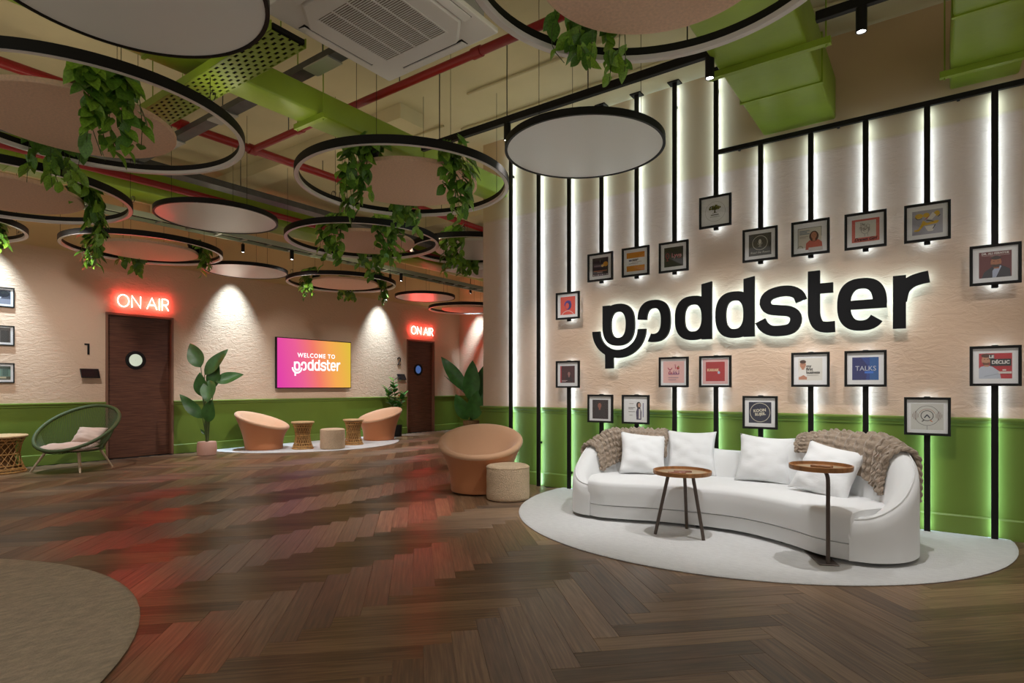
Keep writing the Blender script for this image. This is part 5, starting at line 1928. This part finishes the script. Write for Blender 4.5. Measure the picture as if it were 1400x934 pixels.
# ------------------------------------------------------------------ potted plants on the floor
def big_leaf_plant(label, loc, pot, stems, seed, m, pot_m, leafname='leaf'):
    t = thing('potted_plant', label, 'potted plant', (*loc, 0))
    MB().lathe(pot, n=28).build('pot', pot_m, t, angle=50)
    rt, ht = pot[-1][0], pot[-1][1]
    MB().lathe([(rt * 0.92, ht - 0.02), (0.005, ht - 0.015)], n=20, cap0=False).build('soil', SOIL, t)
    for (top, L, W, dr, up, droop) in stems:
        q = Vector(top)
        base = Vector((q.x * 0.10, q.y * 0.10, ht - 0.02))
        mid = Vector((q.x * 0.45, q.y * 0.45, (ht + q.z) * 0.5))
        pts = resample(catmull([base, mid, q], 30), 10)
        MB().tube(pts, [0.013 - 0.007 * i / 10 for i in range(11)], 6).build('stem', STEMM, t)
        me = leaf_mesh(leafname, L, W, m, False, 0.22, droop, 10)
        add_leaf(t, me, orient(q, dr, up, 1.0))
    return t


CAMR = Vector((CX, CY, 0))             # screen-right direction on the floor
CAMB = Vector((-CY, CX, 0))            # away from the camera


def sv(r, b, z):
    return tuple(CAMR * r + CAMB * b + Vector((0, 0, z)))


toC = tuple(-CAMB + Vector((0, 0, 0.25)))
big_leaf_plant('tall broad-leaved plant in a blush pot right of the nearer door', (-9.98, 4.98), [(0.125, 0.0), (0.145, 0.006), (0.155, 0.10), (0.148, 0.20), (0.138, 0.225), (0.128, 0.225)],
               [(sv(-0.10, 0.0, 1.48), 0.46, 0.27, sv(-0.45, 0.05, 0.9), toC, 0.05), (sv(-0.03, -0.02, 1.35), 0.58, 0.22, sv(0.62, 0.0, 0.72), toC, 0.05), (sv(0.06, 0.03, 1.10), 0.52, 0.24, sv(0.22, -0.05, 0.95), toC, 0.02),
                (sv(0.14, 0.0, 1.24), 0.46, 0.20, sv(0.95, 0.1, 0.30), toC, 0.12), (sv(0.08, -0.06, 1.26), 0.40, 0.27, sv(0.10, -0.35, -0.9), tuple(-CAMB), 0.0), (sv(-0.05, -0.04, 0.98), 0.42, 0.24, sv(-0.05, -0.2, -0.95) if False else sv(0.0, -0.2, 0.95), toC, 0.0),
                (sv(-0.06, -0.02, 0.62), 0.55, 0.20, sv(-0.68, -0.1, 0.75), toC, 0.05), (sv(0.05, -0.08, 0.56), 0.40, 0.25, sv(0.28, -0.2, 0.92), toC, 0.0), (sv(-0.02, 0.0, 0.34), 0.14, 0.05, sv(-0.5, 0, 0.5), toC, 0.1)], 3, LEAFD, POTP)
big_leaf_plant('large banana-leaf plant in the corner beyond the far door', (-9.25, 11.05), [(0.16, 0.0), (0.18, 0.006), (0.20, 0.28), (0.20, 0.32), (0.185, 0.32)],
               [(sv(-0.12, 0, 1.05), 1.05, 0.33, sv(-0.60, 0, 0.82), toC, 0.04), (sv(0.0, -0.1, 0.80), 1.0, 0.42, sv(0.05, -0.1, 1), toC, 0.0), (sv(0.12, 0, 0.80), 1.1, 0.40, sv(0.32, 0.05, 0.95), toC, 0.03), (sv(-0.10, 0.05, 0.95), 0.75, 0.14, sv(-0.75, 0.1, 0.62), sv(0.2, -0.3, 1), 0.0),
                (sv(0.05, -0.12, 0.35), 0.75, 0.40, sv(0.15, -0.3, 0.9), toC, 0.05), (sv(-0.08, -0.1, 0.35), 0.70, 0.36, sv(-0.35, -0.3, 0.8), toC, 0.08), (sv(0.2, 0, 0.6), 0.9, 0.36, sv(0.7, 0.0, 0.75), toC, 0.05)], 5, LEAFB, mat('brown_basket', (0.16, 0.09, 0.03), 0.8, var=0.3, vscale=30))


def fiddle_plant():
    R = random.Random(11)
    t = thing('potted_plant', 'bushy green plant in a black pot left of the far door', 'potted plant', (-10.17, 9.42, 0))
    MB().lathe([(0.125, 0.0), (0.138, 0.006), (0.15, 0.24), (0.15, 0.265), (0.138, 0.265)], n=24).build('pot', BLACKM, t, angle=50)
    MB().lathe([(0.138, 0.245), (0.005, 0.25)], n=20, cap0=False).build('soil', SOIL, t)
    br = [[(0, 0, 0.24), (0.01, 0.01, 0.6), (-0.05, -0.02, 1.28)], [(0.01, 0, 0.5), (0.08, 0.05, 0.72), (0.17, 0.10, 0.98)], [(0, 0, 0.55), (-0.10, -0.06, 0.8), (-0.14, -0.12, 1.08)]]
    me = [leaf_mesh('leaf', 0.20, 0.13, mat('fiddle_leaf', (0.04, 0.17, 0.025), 0.35, var=0.3, vscale=9), False, 0.25, 0.2, 6), leaf_mesh('leaf', 0.17, 0.12, mat('fiddle_leaf_light', (0.08, 0.26, 0.04), 0.35, var=0.25, vscale=9), False, 0.25, 0.1, 6)]
    for b in br:
        pts = resample(catmull(b, 30), 12)
        MB().tube(pts, [0.012 - 0.006 * i / 12 for i in range(13)], 6).build('branch', TRUNK, t)
        for i in range(4, 13):
            for q in range(2):
                a = i * 2.4 + q * PI + R.uniform(-.3, .3)
                d = Vector((math.cos(a), math.sin(a), 0.35 + 0.06 * i))
                add_leaf(t, R.choice(me), orient(pts[i], d, (0, 0, 1), R.uniform(.8, 1.1)))


fiddle_plant()


# ------------------------------------------------------------------ thin conduits under the ceiling
for lab, pts in (('cream conduit above the air conditioner, bending along the ceiling', [(-3.9, 4.6, CEIL - 0.02), (-1.6, 4.6, CEIL - 0.02), (-1.6, 5.6, CEIL - 0.02)]), ('cream conduit running beside the feature wall track', [(-4.5, 5.2, CEIL - 0.02), (2.8, 5.2, CEIL - 0.02)]),
                 ('cream conduit running from the camera side past the cassette', [(-5.3, -1.5, CEIL - 0.02), (-5.3, 5.0, CEIL - 0.02), (-4.6, 5.0, CEIL - 0.02)]), ('cream conduit along the ceiling over the middle rings', [(-7.0, -1.5, CEIL - 0.02), (-7.0, 9.0, CEIL - 0.02)]),
                 ('cream conduit crossing over the nearer door ring', [(-10.5, 4.4, CEIL - 0.02), (-6.8, 4.4, CEIL - 0.02)])):
    tag(MB().tube(pts, 0.013, 8).build('conduit', CONDUIT), lab, 'conduit', 'cream ceiling conduits')
for lab, y0 in (('shallow concrete ceiling beam nearer the camera', 4.35), ('shallow concrete ceiling beam beyond the largest ring', 7.6)):
    tag(MB().box(-10.6, -4.62, y0, y0 + 0.35, CEIL - 0.16, CEIL + 0.01).build('ceiling_beam', CEILM, smooth=False), lab, 'beam', 'ceiling beams')
